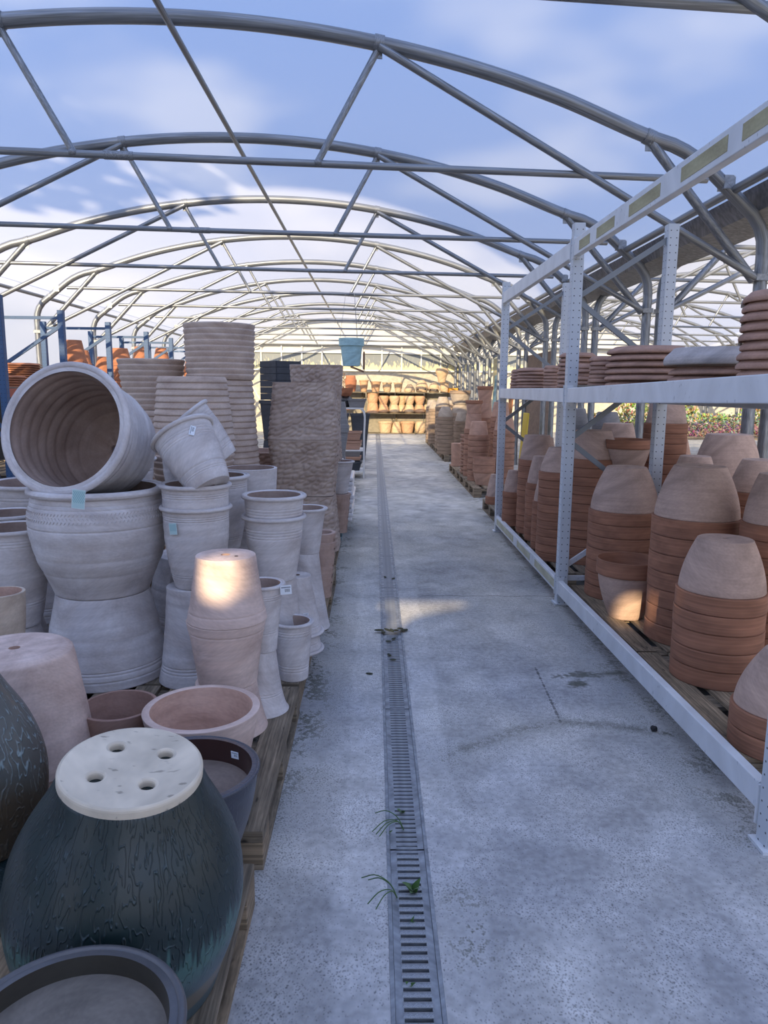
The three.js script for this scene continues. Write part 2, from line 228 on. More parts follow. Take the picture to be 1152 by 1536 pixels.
function ribbon(prof, s) { // film stretched along the frames: prof in frame coordinates
  const p = [], uv = [], idx = []; let L = 0; const N = 26;
  prof.forEach(([x, y], i) => { if (i) L += Math.hypot(x - prof[i - 1][0], y - prof[i - 1][1]); for (let j = 0; j <= N; j++) { const zc = lerp(ZN, ZF, j / N), q = world(x + s * SPAN, y, zc); p.push(q.x, q.y, q.z); uv.push(L, zc); } });
  for (let i = 0; i + 1 < prof.length; i++) for (let j = 0; j < N; j++) { const a = i * (N + 1) + j, b = a + N + 1; idx.push(a, a + 1, b, b, a + 1, b + 1); }
  const g = new THREE.BufferGeometry(); g.setAttribute('position', new THREE.Float32BufferAttribute(p, 3)); g.setAttribute('uv', new THREE.Float32BufferAttribute(uv, 2)); g.setIndex(idx); g.computeVertexNormals(); return g;
}
{
  const up = 0.052, half = [0.45, 0.9, 1.35, 1.8, 2.25, 2.7, 3.1, 3.4].map((x) => [x, archY(x) + up]), side = [...half, [3.7, 3.48], [3.95, 3.32], [4.16, 3.17]];
  const prof = [...side.map(([x, y]) => [-x, y]).reverse(), [0, archY(0) + up], ...side];
  const left = [[-4.45, 1.86], [-4.46, 2.3], [-4.46, 2.75], [-4.44, 3.06], [-4.36, 3.14], [-4.2, 3.17]];
  const roof = structGroup('ceiling'); roof.userData.label = undefined; delete roof.userData.label;
  for (let s = 0; s < 3; s++) part('film_sheet', ribbon(s ? prof : prof, s), mt.film, roof);
  const wl = structGroup('wall_left'); part('film_curtain', ribbon(left, 0), mt.film, wl);
  // block wall below the curtain, courses of grey blocks
  const cube = board(0.146, 0.195, 0.392, 0.006), dark = [0.075, 0.09, 0.105].map((k, i) => M({ name: 'dark block', color: col(k, k * 0.99, k * 0.94), map: txDust, bumpMap: txWashB, bumpScale: 0.004, roughness: 1 })), r = rng(5);
  part('mortar', box(0.12, 1.62, 30, XC - 4.62, 0.81, -12), M({ color: col(0.06, 0.058, 0.055) }), wl);
  for (let c = 4; c < 8; c++) for (let k = 0; k < 24; k++) { const b = part('block', cube, dark[Math.floor(r() * 3)], wl); b.position.set(XC - 4.62 + 0.012 * r(), 0.1 + c * 0.203, -7.6 - (k + (c % 2) / 2) * 0.4); }
  // tubes along the building
  const along = (x, y, r, label, z0 = ZN, z1 = ZF) => one('purlin_tube', rod(V(x, y, z0), V(x, y, z1), r, 10), mt.galv, label, 'tube', null);
  { const pts = []; for (let k = 0; k <= 26; k++) { const z = lerp(ZN, ZF, k / 26); pts.push(V(-1.42, 4.055, z)); } one('purlin_tube', tube(pts, 0.024, 60, 8), mt.galv, 'long ridge tube clipped under the tops of the arches', 'tube'); }
  along(XC - 4.33, 3.09, 0.03, 'eaves tube along the top of the left film wall'); along(2.78, 3.15, 0.034, 'eaves tube running beside the long roof gutter');
  const gut = (x) => { const sh = new THREE.Shape([[2.92, 3.17], [2.96, 3.17], [3.02, 3.04], [3.34, 3.0], [3.40, 3.13], [3.44, 3.13], [3.37, 2.965], [3.0, 3.005]].map(([a, b]) => V2(a + x, b))); const g = new THREE.ExtrudeGeometry(sh, { depth: ZN - ZF, bevelEnabled: false }); return g.translate(0, 0, ZF); };
  tag(part('roof_gutter', gut(0), mt.gutter, scene), 'wide grey roof gutter over the posts right of the aisle', 'gutter');
  tag(part(numbered('roof_gutter_x').replace('_x', '_001'), gut(SPAN * Math.cos(TH)), mt.gutter, scene), 'far roof gutter between the two right-hand bays', 'gutter');
}
// unseen screen wall behind the camera: shades the near half, holes shaped for sun patches
{
  const sh = new THREE.Shape([[-5.7, -0.1], [0.5, -0.1], [0.5, 11.0], [-5.7, 11.0]].map(([a, b]) => V2(a, b)));
  const vents = [[[-2.856, 4.967], [-2.856, 5.025], [-2.272, 5.013], [-2.186, 4.975], [-2.395, 4.93], [-2.532, 4.887], [-2.603, 4.835], [-2.612, 4.76], [-2.698, 4.77], [-2.713, 4.886], [-2.777, 4.952]], [[-3.081, 4.832], [-2.981, 4.802], [-2.911, 4.872], [-2.918, 4.993], [-2.972, 5.031], [-3.092, 5.031], [-3.101, 4.922]], [[-1.197, 4.798], [-1.017, 4.798], [-0.994, 4.915], [-1.014, 4.965], [-1.05, 4.988], [-1.12, 4.988], [-1.164, 4.965], [-1.184, 4.915]]];  // outlines traced back along the sun from the patches they cast
  for (const h of vents) sh.holes.push(new THREE.Path(h.map(([a, b]) => V2(a, b)).reverse()));
  struct('window_1', box(3.2, 0.5, 0.006, -2.1, 4.9, 8.05), MP({ name: 'hazy pane', color: col(0.97, 0.97, 0.97), roughness: 0.34, transmission: 1, thickness: 0 }));  // out of view, dims the sun that comes through the holes
  struct('wall_near', new THREE.ExtrudeGeometry(sh, { depth: 0.03, bevelEnabled: false }).translate(0, 0, 8.0), M({ name: 'white cladding', color: col(0.8, 0.8, 0.78), roughness: 0.9 }));  // out of view, white so that it bounces light onto the pot fronts
}
// far end wall: cream panels, glazing bars with stained panes, rails, film gable above
{
  const wf = structGroup('wall_far', [XC, 0, ZF]); wf.rotation.y = TH;
  const panelM = [0.62, 0.66, 0.7].map((k) => M({ name: 'cream panel', color: col(k, k * 0.9, k * 0.68), map: txDust, roughness: 0.85 })), barM = M({ name: 'pale bar', color: col(0.72, 0.7, 0.62), roughness: 0.6 });
  const stain = tex(128, 128, (u, v) => { const s = sstep(0.05, 0.55, 0.9 - v * 1.5 + 0.9 * tile2(u, v, 6, 1.2, 51, 3)); return [lerp(0.5, 0.86, s), lerp(0.52, 0.82, s), lerp(0.52, 0.62, s)]; });
  const paneM = [0, 0.37, 0.66].map((o) => { const t = stain.clone(); t.offset.set(o, 0); t.needsUpdate = true; return M({ name: 'stained pane', map: t, roughness: 0.4 }); }), r = rng(3);
  const x0 = -4.45, x1 = 17.6, pw = 0.75;
  for (let x = x0; x < x1; x += 2.25) part('wall_panel', box(2.242, 2.27, 0.06, x + 1.125, 1.135, 0), panelM[Math.floor(r() * 3)], wf);
  for (let x = x0, k = 0; x < x1; x += pw, k++) {
    const g = new THREE.PlaneGeometry(pw - 0.04, 0.62); part('pane', new THREE.BoxGeometry(pw - 0.04, 0.62, 0.008).translate(x + pw / 2, 2.62, 0), paneM[Math.floor(r() * 3)], wf);
    part('glazing_bar', box(0.05, 0.95, 0.07, x, 2.76, 0.02), barM, wf);
  }
  for (const [y, h] of [[2.29, 0.05], [2.95, 0.07], [3.23, 0.04]]) part('rail', box(x1 - x0, h, 0.08, (x0 + x1) / 2, y, 0.03), barM, wf);
  for (let s = 0; s < 3; s++) { const sh = new THREE.Shape(); sh.moveTo(-4.45 + s * SPAN, 2.98); for (let i = 0; i <= 24; i++) { const x = lerp(-4.4, 4.4, i / 24), y = Math.abs(x) < 3.4 ? archY(x) : lerp(archY(3.4), 3.05, (Math.abs(x) - 3.4)); sh.lineTo(x + s * SPAN, y + 0.04); } sh.lineTo(4.45 + s * SPAN, 2.98); part('gable_sheet', new THREE.ExtrudeGeometry(sh, { depth: 0.012, bevelEnabled: false }).translate(0, 0, -0.03), MP({ name: 'white twin-wall sheet', color: col(0.78, 0.76, 0.7), roughness: 0.9, transmission: 0.3, thickness: 0 }), wf); }
}

// ---------------------------------------------------------------- pallet racks
function perforated(h) { const g = merge([box(0.072, h, 0.008, 0, h / 2, 0.036), box(0.006, h, 0.07, -0.036, h / 2, 0.002), box(0.006, h, 0.07, 0.036, h / 2, 0.002), box(0.018, h, 0.006, -0.027, h / 2, -0.034), box(0.018, h, 0.006, 0.027, h / 2, -0.034)]); const p = g.attributes.position, n = g.attributes.normal, uv = g.attributes.uv; for (let i = 0; i < p.count; i++) { const a = Math.abs(n.getX(i)) > 0.5 ? p.getZ(i) : p.getX(i); uv.setXY(i, (a + 0.045) / 0.09, p.getY(i) / 0.05); } return g; }
const rackPost = M({ name: 'white rack upright', color: col(0.60, 0.63, 0.65), map: txHoles, roughness: 0.5 }), bluePost = M({ name: 'blue rack upright', color: col(0.035, 0.095, 0.21), map: txHoles, roughness: 0.5 });
const RX = 1.43, RXB = 2.09, RZ = [-2.395, -5.44, -8.34];
{
  const t = thing('pallet_rack', 'white two-bay pallet rack with perforated uprights right of the aisle', 'rack');
  const gp = perforated(2.76), foot = box(0.12, 0.012, 0.11, 0, 0.006, 0);
  for (const z of RZ) {
    for (const x of [RX, RXB]) { const p = part('upright', gp, rackPost, t); p.position.set(x, 0, z); p.rotation.y = -Math.PI / 2; part('foot_plate', foot, mt.rack, t).position.set(x, 0, z); }
    const nodes = [[RXB, 2.68], [RX, 2.25], [RXB, 1.76], [RX, 1.24], [RXB, 0.74], [RX, 0.28]];
    for (let i = 0; i + 1 < nodes.length; i++) part('brace', bar(V(nodes[i][0], nodes[i][1], z), V(nodes[i + 1][0], nodes[i + 1][1], z), 0.022, 0.036), i === 4 ? mt.rack : mt.brace, t);
    part('brace', bar(V(RX, 0.2, z), V(RXB, 0.2, z), 0.022, 0.036), mt.rack, t);
  }
  const prof = (h) => { const s = new THREE.Shape(); const w = 0.022, r = 0.006; s.moveTo(-w, -h / 2 + r); s.lineTo(-w, h / 2 - r); s.quadraticCurveTo(-w, h / 2, -w + r, h / 2); s.lineTo(w - r, h / 2); s.lineTo(w, h / 2 - r); s.lineTo(w, -h / 2); s.lineTo(-w + r, -h / 2); s.quadraticCurveTo(-w, -h / 2, -w, -h / 2 + r); return s; };
  const beam = (x, y, z0, z1, y1 = y, h = 0.105) => { const L = Math.hypot(z0 - z1, y1 - y), g = new THREE.ExtrudeGeometry(prof(h), { depth: L, bevelEnabled: false, curveSegments: 3 }); const m = part('beam', g, mt.rack, t); m.position.set(x, y1, z1); m.rotation.x = Math.atan2(y1 - y, z0 - z1); m.rotation.order = 'YXZ'; return m; };
  const bx = RX - 0.05;
  for (let k = 0; k < 2; k++) {
    const z0 = RZ[k] - 0.05, z1 = RZ[k + 1] + 0.05, n = k === 0;
    beam(bx + 0.03, n ? 2.565 : 2.59, z0, z1, 2.59, 0.118);
    beam(bx + 0.03, n ? 1.617 : 1.568, z0, z1, 1.568); beam(RXB, 1.565, z0, z1);
    beam(bx + 0.03, n ? 0.168 : 0.138, z0, z1, 0.138); beam(RXB, 0.138, z0, z1);
    for (const y of [1.565, 2.59, 0.138]) for (const z of [RZ[k] - 0.046, RZ[k + 1] + 0.046]) part('connector', box(0.05, 0.15, 0.012, bx + 0.03, y, z), mt.rack, t);
  }
  const tp = (z0, z1, y, h, m) => { const zz = (z0 + z1) / 2; part('tape', box(0.002, h, z0 - z1, bx + 0.007, y, zz), m, t); };
  for (const [a, b] of [[-2.62, -2.98], [-3.1, -3.55], [-3.8, -4.25], [-4.5, -4.85], [-5.0, -5.25]]) tp(a, b, 2.57 + 0.01 * (-a - 2.6) / 2.8, 0.062, mt.tape);
  for (const [a, b] of [[-5.5, -6.2], [-6.4, -7.0], [-7.2, -8.2]]) tp(a, b, 0.14, 0.062, mt.tapePale);
  for (const [z0, z1, dy] of [[RZ[0] - 0.08, RZ[1] + 0.06, 1], [RZ[1] - 0.06, RZ[2] + 0.06, 0]]) for (let i = 0; i < 7; i++) { const x = lerp(RX + 0.07, RXB - 0.06, i / 6), g = part('deck_board', board(0.085, 0.018, z0 - z1), mt.woodGrey, t); g.position.set(x, 1.585 + (dy ? 0.025 : 0), (z0 + z1) / 2); if (dy) g.rotation.x = 0.0165; }
}
{
  const t = thing('pallet_rack', 'blue pallet rack along the left wall holding terracotta stacks', 'rack'), gp = perforated(2.62), xf = -4.27, xr = -5.3;
  const zs = [-8.7, -10.4, -12.2, -14.2, -15.9, -17.8, -19.6];
  for (const z of zs) {
    for (const x of [xf, xr]) { const p = part('upright', gp, bluePost, t); p.position.set(x, 0, z); p.rotation.y = Math.PI / 2; }
    part('brace', bar(V(xf, 2.52, z), V(xr, 2.52, z), 0.03, 0.04), mt.blue, t);
    const nd = [[xf, 2.42], [xr, 1.75], [xf, 1.1], [xr, 0.4]]; for (let i = 0; i + 1 < nd.length; i++) part('brace', bar(V(...nd[i], z), V(...nd[i + 1], z), 0.03, 0.045), mt.blue, t);
  }
  for (let k = 0; k + 1 < zs.length; k++) { const zc = (zs[k] + zs[k + 1]) / 2, L = zs[k] - zs[k + 1] - 0.1; for (const x of [xf, xr]) for (const y of [1.52, 0.5]) part('beam', board(0.045, 0.1, L), mt.orange, t).position.set(x, y, zc); for (let i = 0; i < 6; i++) for (const y of [1.58, 0.56]) part('deck_board', board(0.13, 0.02, L), mt.woodGrey, t).position.set(lerp(xf - 0.08, xr + 0.08, i / 5), y, zc); }
}
// ---------------------------------------------------------------- pallets: seven deck boards along the aisle, stringer boards, nine blocks, three runners
const palletParts = {};
function pallet(x, z, label, m = mt.wood, len = 1.2, wid = 0.8, r = rng(Math.round(-z * 100))) {
  const t = thing('wooden_pallet', label, 'pallet', [x, 0, z], 'wooden pallets under the pots');
  const k = len + '_' + wid; const P = palletParts[k] ??= { deck: [0, 1, 2].map((i) => { const g = board(wid * 0.145, 0.022, len, 0.003); const uv = g.attributes.uv; for (let j = 0; j < uv.count; j++) uv.setXY(j, uv.getX(j) * 0.6 + i * 0.37, uv.getY(j) * 1.6 + i * 0.29); return g; }), cross: board(wid, 0.022, 0.14, 0.003), block: board(0.12, 0.078, 0.14, 0.004), run: board(0.1, 0.022, len, 0.003) };
  const m2 = [m, mt.woodGrey === m ? mt.wood : m === mt.wood ? mt.woodGrey : m];
  for (let i = 0; i < 5; i++) { const b = part('deck_board', P.deck[(i + Math.floor(r() * 3)) % 3], m2[r() < 0.6 ? 0 : 1], t); b.position.set(lerp(-wid / 2 + wid * 0.0725, wid / 2 - wid * 0.0725, i / 4), 0.133, (r() - 0.5) * 0.012); }
  for (let i = -1; i <= 1; i++) { part('cross_board', P.cross, m2[1], t).position.set(0, 0.111, i * (len / 2 - 0.07)); for (let j = -1; j <= 1; j++) part('block', P.block, m2[r() < 0.5 ? 0 : 1], t).position.set(i * (wid / 2 - 0.06), 0.061, j * (len / 2 - 0.07)); part('runner', P.run, m2[1], t).position.set(i * (wid / 2 - 0.05), 0.011, 0); }
  return t;
}
const PX = -0.365 - 0.4;
['under the glazed pots nearest the camera', 'under the pink bowls left of the drain', 'under the whitewashed pots beside the first sunlit patch', 'beside the small brown hammered pots', 'under the tall hammered square planters'].forEach((s, i) => pallet(PX + [0, 0.002, -0.004, 0.055, 0.02][i], [-1.47, -2.87, -4.12, -5.37, -6.62][i], 'weathered wooden pallet ' + s, i % 2 ? mt.wood : mt.woodGrey, i ? 1.22 : 1.25));
pallet(PX + 0.02, -7.92, 'pale blue painted pallet under the wrapped white stack', mt.palletBlue); pallet(PX + 0.02, -9.2, 'second blue painted pallet just behind the wrapped white stack', mt.palletBlue);
['at the far left under the brown glazed pot', 'under the big whitewashed urns', 'behind the whitewashed urns', 'under the front ribbed planters', 'under the rear ribbed planters'].forEach((s, i) => pallet(PX - 0.86, [-2.3, -3.6, -4.85, -6.15, -7.4][i], 'grey wooden pallet ' + s, mt.woodGrey));
['under the three nearest terracotta stacks', 'under the single upright pot in the rack', 'under the first stacks of the second rack bay', 'under the last stacks of the second rack bay', 'under the orange-rimmed pot past the rack'].forEach((s, i) => pallet([1.9, 1.9, 1.93, 1.93, 1.88][i], [-3.37, -4.72, -6.42, -7.68, -9.35][i], 'weathered wooden pallet ' + s, i % 2 ? mt.woodGrey : mt.wood, [1.22, 1.44, 1.22, 1.22, 1.2][i]));
['behind the near bay of the white rack', 'behind the middle of the white rack', 'behind the far bay of the white rack'].forEach((s, i) => pallet(2.62, [-4.5, -5.9, -7.3][i], 'grey wooden pallet on the floor ' + s, mt.woodGrey));
['under the two wide bowls past the rack', 'under the thin wavy column', 'under the pale pink cylinder pot'].forEach((s, i) => pallet(1.9, [-11.6, -12.86, -14.12][i], 'dark wooden pallet ' + s, mt.woodGrey));
['first', 'second', 'third', 'fourth', 'fifth'].forEach((s, i) => pallet(1.98, -17.2 - i * 1.27, s + ' wooden pallet under the grey-brown stacks near the end', mt.wood));
pallet(-0.75, -12.0, 'wooden pallet under the dark square planters left of the aisle', mt.woodGrey); pallet(-1.6, -12.05, 'wooden pallet below the slate cube planter', mt.woodGrey);
// ---------------------------------------------------------------- clay pots
const P0 = 0.1445, geoCache = {};
function tcGeo(R, disc, bodyH, band, pw, seg) { // flower pot: body and a turned rim band that stacks on its shoulder
  const key = ['tc', R, disc, bodyH, band, pw, seg].join(); if (geoCache[key]) return geoCache[key];
  const rs = R - 0.012, h = bodyH + band, f = (y) => disc + (rs - disc) * (1 - Math.pow(1 - clamp(y / bodyH), pw));
  const inn = (y) => Math.min(f(Math.max(0, y - band)) + 0.003, f(y) - (y < bodyH ? 0.007 : -0.003)), yb = 0.018, out = [V2(0.016, 0)], iw = [], ir = [];
  for (let i = 0; i <= 10; i++) out.push(V2(f(bodyH * i / 10), bodyH * i / 10));
  for (let i = 0; i <= 5; i++) iw.push(V2(inn(lerp(bodyH, yb, i / 5)), lerp(bodyH, yb, i / 5)));
  for (let i = 0; i <= 2; i++) ir.push(V2(inn(lerp(h, bodyH, i / 2)), lerp(h, bodyH, i / 2)));
  const body = lathe([...out, ...iw, V2(0.016, yb), V2(0.016, 0)], seg), rim = lathe([V2(ir[2].x, bodyH), V2(R, bodyH), V2(R, h), ...ir], seg, 0.0035);
  return (geoCache[key] = { body, rim, h });
}
function tcPot(spec, label, category, group, x, y, z, down, turn = 0) {
  const { R, disc, bodyH, band, pw = 1.7, seg = 40, mb = mt.tbody, mr = mt.trim } = spec, g = tcGeo(R, disc, bodyH, band, pw, seg);
  const t = thing('terracotta_pot', label, category, [x, down ? y + g.h : y, z], group);
  part('body', g.body, mb, t); part('rim_band', g.rim, mr, t); t.rotation.set(down ? Math.PI : 0, turn, 0); return t;
}
const ORD = ['topmost', 'second', 'third', 'fourth', 'fifth', 'sixth', 'seventh', 'eighth', 'ninth', 'tenth', 'eleventh', 'twelfth', 'thirteenth', 'fourteenth', 'fifteenth', 'sixteenth'];
function tcStack(spec, n, x, z, desc, y0 = P0, kind = 'upside-down terracotta pot') { // n pots nested upside down, each rim on the shoulder below
  const r = rng(Math.round((x * 7 + z * 13) * 100) + n);
  const tops = []; for (let i = 0; i < n; i++) { const k = n - 1 - i; const lab = k === 0 ? `topmost ${kind} of ${desc}` : `${ORD[k]} pot from the top of ${desc}`; tcPot(spec, lab, 'pot', 'nested pots of ' + desc, x + (r() - 0.5) * 0.005, y0 + i * (spec.band + (spec.gap || 0.0022)), z + (r() - 0.5) * 0.005, true, r() * 6); }
}
// white rack, near bay
tcStack({ R: 0.2, disc: 0.085, bodyH: 0.245, band: 0.085, seg: 56 }, 2, 1.70, -2.87, 'the low stack nearest the camera');
tcStack({ R: 0.219, disc: 0.131, bodyH: 0.262, band: 0.0915, seg: 64 }, 5, 1.775, -3.64, 'the five-high stack with the cut-off shadow');
tcStack({ R: 0.247, disc: 0.142, bodyH: 0.296, band: 0.1035, seg: 64 }, 7, 1.895, -4.26, 'the tall stack behind the single upright pot');
tcStack({ R: 0.246, disc: 0.135, bodyH: 0.305, band: 0.0875, seg: 64 }, 7, 1.79, -5.2, 'the stack against the middle rack upright');
tcPot({ R: 0.2, disc: 0.108, bodyH: 0.29, band: 0.1, pw: 1.5, seg: 64 }, 'single upright terracotta pot with an orange rim, sunlit patch on its front', 'pot', null, 1.655, P0, -4.66, false);
tcStack({ R: 0.255, disc: 0.16, bodyH: 0.325, band: 0.1, seg: 48 }, 8, 2.72, -5.65, 'the widest squat stack behind the rack');
tcStack({ R: 0.152, disc: 0.1, bodyH: 0.17, band: 0.075, seg: 40 }, 11, 2.24, -5.12, 'the small stack behind the rear upright', P0);
tcStack({ R: 0.182, disc: 0.107, bodyH: 0.2, band: 0.082, seg: 48 }, 10, 2.44, -4.62, 'the stack at the right picture edge behind');
tcStack({ R: 0.18, disc: 0.107, bodyH: 0.262, band: 0.0835, seg: 48 }, 9, 2.165, -3.88, 'the tall stack cut off by the picture edge');
tcStack({ R: 0.18, disc: 0.108, bodyH: 0.315, band: 0.083, pw: 1.05, seg: 40 }, 14, 2.5, -6.35, 'the tall pale cone stack under the shelf beam');
tcStack({ R: 0.21, disc: 0.13, bodyH: 0.2, band: 0.082, seg: 40 }, 7, 2.1, -6.12, 'the stack below the raised upright pot');
tcPot({ R: 0.196, disc: 0.125, bodyH: 0.2, band: 0.075, pw: 1.2, seg: 48 }, 'upright terracotta pot with dark rim raised on a stack', 'pot', null, 2.11, P0 + 6 * 0.0842 + 0.284, -6.15, false);
// white rack, far bay
tcStack({ R: 0.222, disc: 0.148, bodyH: 0.235, band: 0.0725, pw: 1.4, seg: 40 }, 12, 1.86, -6.28, 'the broad stack behind the middle upright');
tcStack({ R: 0.184, disc: 0.104, bodyH: 0.205, band: 0.068, pw: 1.4, seg: 40 }, 11, 1.615, -6.36, 'the stack just left of the middle upright');
tcStack({ R: 0.125, disc: 0.075, bodyH: 0.22, band: 0.062, pw: 1.4, seg: 32 }, 7, 1.6, -6.78, 'the slim stack half hidden in the far bay');
tcStack({ R: 0.14, disc: 0.078, bodyH: 0.262, band: 0.061, pw: 1.4, seg: 32 }, 9, 1.63, -7.18, 'the narrow stack in the far bay');
tcStack({ R: 0.182, disc: 0.13, bodyH: 0.247, band: 0.0615, pw: 1.2, seg: 40 }, 12, 1.665, -7.56, 'the tallest stack in the far bay');
tcStack({ R: 0.115, disc: 0.06, bodyH: 0.23, band: 0.06, pw: 1.3, seg: 28 }, 6, 1.52, -7.98, 'the little cone stack by the last upright');
tcStack({ R: 0.2, disc: 0.148, bodyH: 0.289, band: 0.072, pw: 1.2, seg: 36 }, 9, 1.8, -8.05, 'the big stack behind the last upright');
tcStack({ R: 0.2, disc: 0.14, bodyH: 0.22, band: 0.075, pw: 1.3, seg: 32 }, 12, 2.42, -7.35, 'the pink stack standing behind the brace');
tcStack({ R: 0.17, disc: 0.1, bodyH: 0.24, band: 0.07, pw: 1.1, seg: 32, mb: mt.tpink, mr: mt.tpink }, 11, 2.82, -6.9, 'the leaning pink stack between the gutter posts');
tcStack({ R: 0.16, disc: 0.105, bodyH: 0.14, band: 0.08, pw: 1.4, seg: 32, mb: mt.greyPot, mr: mt.greyPot }, 15, 2.6, -8.3, 'the dark grey stack by the gutter posts', 0.002, 'upside-down grey pot');
tcStack({ R: 0.18, disc: 0.125, bodyH: 0.2, band: 0.09, pw: 1.4, seg: 32, mb: mt.greyPot, mr: mt.greyPot }, 13, 2.35, -8.75, 'the lighter grey stack behind the brace', 0.002, 'upside-down grey pot');
tcStack({ R: 0.11, disc: 0.045, bodyH: 0.285, band: 0.1, pw: 1.5, seg: 36 }, 1, 1.56, -9.5, 'an orange-rimmed single past the rack end');
// past the rack
const pk = { mb: mt.tpink, mr: mt.tpinkRim, gap: 0.009 };
for (const [k, lab] of [[0, 'lower wide pink bowl standing on the pallet past the rack'], [1, 'upper wide pink bowl stacked in a like bowl past the rack']]) tcPot({ R: 0.175, disc: 0.12, bodyH: 0.2, band: 0.11, pw: 1.3, seg: 36, ...pk }, lab, 'bowl', 'wide pink bowls past the rack', 1.71, P0 + k * 0.112, -11.45, false);
tcStack({ R: 0.165, disc: 0.118, bodyH: 0.215, band: 0.085, pw: 1.5, seg: 36, ...pk }, 8, 1.69, -12.02, 'the dome-topped pink stack past the rack');
tcStack({ R: 0.16, disc: 0.124, bodyH: 0.25, band: 0.082, pw: 1.1, seg: 32, ...pk }, 9, 1.69, -12.66, 'the square-shouldered pink stack further back');
tcPot({ R: 0.146, disc: 0.112, bodyH: 0.17, band: 0.055, pw: 1.1, seg: 32, mb: mt.tpink }, 'upright terracotta pot balanced on the square-shouldered pink stack', 'pot', null, 1.69, P0 + 8 * 0.091 + 0.332, -12.66, false);
tcStack({ R: 0.17, disc: 0.12, bodyH: 0.22, band: 0.085, pw: 1.3, seg: 32, ...pk }, 9, 2.05, -11.7, 'the pink stack seen through the last upright');
tcStack({ R: 0.16, disc: 0.115, bodyH: 0.24, band: 0.085, pw: 1.3, seg: 32, ...pk }, 11, 2.1, -12.4, 'the second pink stack beside the brace');
tcStack({ R: 0.15, disc: 0.11, bodyH: 0.25, band: 0.09, pw: 1.1, seg: 28, ...pk }, 10, 1.93, -13.05, 'the stack carrying the tallest upright pot');
tcPot({ R: 0.14, disc: 0.105, bodyH: 0.235, band: 0.06, pw: 1.1, seg: 32, mb: mt.tpink }, 'tallest upright terracotta pot with a small label, beside the last upright', 'pot', null, 1.93, P0 + 9 * 0.099 + 0.34, -13.05, false);
tcPot({ R: 0.118, disc: 0.113, bodyH: 0.41, band: 0.03, pw: 1, seg: 32, mb: mt.tpink, mr: mt.tpink }, 'pale pink plain cylinder pot at the end of the third pallet', 'pot', null, 1.6, P0, -14.3, true);
for (let i = 0; i < 11; i++) { const R = 0.1 - 0.003 * (i % 2), t = one('wavy_dish', lathe([V2(0.004, 0), V2(R * 0.7, 0), V2(R * 0.95, 0.03), V2(R, 0.052), V2(R - 0.008, 0.055), V2(R * 0.68, 0.012), V2(0.004, 0.012), V2(0.004, 0)], 24), mt.tpink, i ? `${ORD[10 - i]} dish from the top of the thin wavy column` : 'lowest dish of the thin wavy column, on the pallet', 'dish', 'dishes of the thin wavy column'); t.position.set(1.6, P0 + i * 0.0635, -12.95); }
const tp = { mb: mt.ttaupe, mr: mt.ttaupeRim, seg: 32, gap: 0.009 };
tcStack({ R: 0.185, disc: 0.085, bodyH: 0.23, band: 0.077, pw: 1.9, ...tp }, 10, 1.62, -17.0, 'the front dome-topped grey-brown stack');
tcStack({ R: 0.15, disc: 0.095, bodyH: 0.2, band: 0.073, pw: 1.4, ...tp }, 9, 2.05, -17.6, 'the grey-brown stack with a squarer top');
tcStack({ R: 0.19, disc: 0.1, bodyH: 0.25, band: 0.078, pw: 1.9, ...tp }, 12, 1.72, -18.8, 'the taller dome-topped grey-brown stack');
tcStack({ R: 0.22, disc: 0.16, bodyH: 0.22, band: 0.08, pw: 1.4, ...tp }, 10, 2.14, -18.7, 'the grey-brown stack under the wide pot');
tcPot({ R: 0.265, disc: 0.185, bodyH: 0.26, band: 0.085, pw: 1.2, ...tp, seg: 40 }, 'wide upright grey-brown pot on top of its stack', 'pot', null, 2.14, P0 + 9 * 0.089 + 0.3, -18.7, false);
tcStack({ R: 0.15, disc: 0.09, bodyH: 0.18, band: 0.078, pw: 1.5, ...tp }, 11, 1.62, -20.3, 'the slim grey-brown stack near the far shelf');
tcStack({ R: 0.17, disc: 0.1, bodyH: 0.2, band: 0.08, pw: 1.6, ...tp }, 11, 1.66, -21.6, 'the last grey-brown stack before the shelf');
tcStack({ R: 0.17, disc: 0.1, bodyH: 0.2, band: 0.08, pw: 1.6, ...tp }, 12, 2.1, -20.4, 'the hidden grey-brown stack behind the slim one');

// ---------------------------------------------------------------- saucers on the rack shelf
function saucerGeo(R, h) { const k = 'sc' + R + h; return (geoCache[k] ??= lathe([V2(0.004, 0), V2(R * 0.8, 0), V2(R * 0.86, h * 0.2), V2(R * 0.97, h * 0.5), V2(R, h * 0.7), V2(R * 0.99, h * 0.95), V2(R * 0.95, h), V2(R * 0.88, h * 0.72), V2(R * 0.78, h * 0.28), V2(0.004, h * 0.26), V2(0.004, 0)], 56, 0.004)); }
function saucers(n, R, h, step, x, y, z, desc, m = mt.saucer, seed = 1, down = false, name = 'plant_saucer') {
  const r = rng(seed); for (let i = 0; i < n; i++) { const k = n - 1 - i, t = one(name, saucerGeo(R, h), m, k ? `${ORD[k]} saucer from the top of ${desc}` : `topmost clay saucer of ${desc}`, 'saucer', 'saucers of ' + desc); t.position.set(x + (r() - 0.5) * 0.012, y + i * step + (down ? h : 0), z + (r() - 0.5) * 0.012); t.rotation.set(down ? Math.PI : 0, r() * 6, 0); }
}
const deckY = (z) => (z > RZ[1] ? 1.619 + 0.0165 * (z - RZ[1]) * 1.0 : 1.5945);
saucers(6, 0.268, 0.05, 0.0425, 1.8, deckY(-4.95), -4.95, 'the widest saucer stack on the shelf', mt.saucer, 3, true);
saucers(8, 0.1, 0.036, 0.0295, 1.62, deckY(-5.3) - 0.02, -5.32, 'the small stack beside the widest saucers', mt.saucer, 4, true);
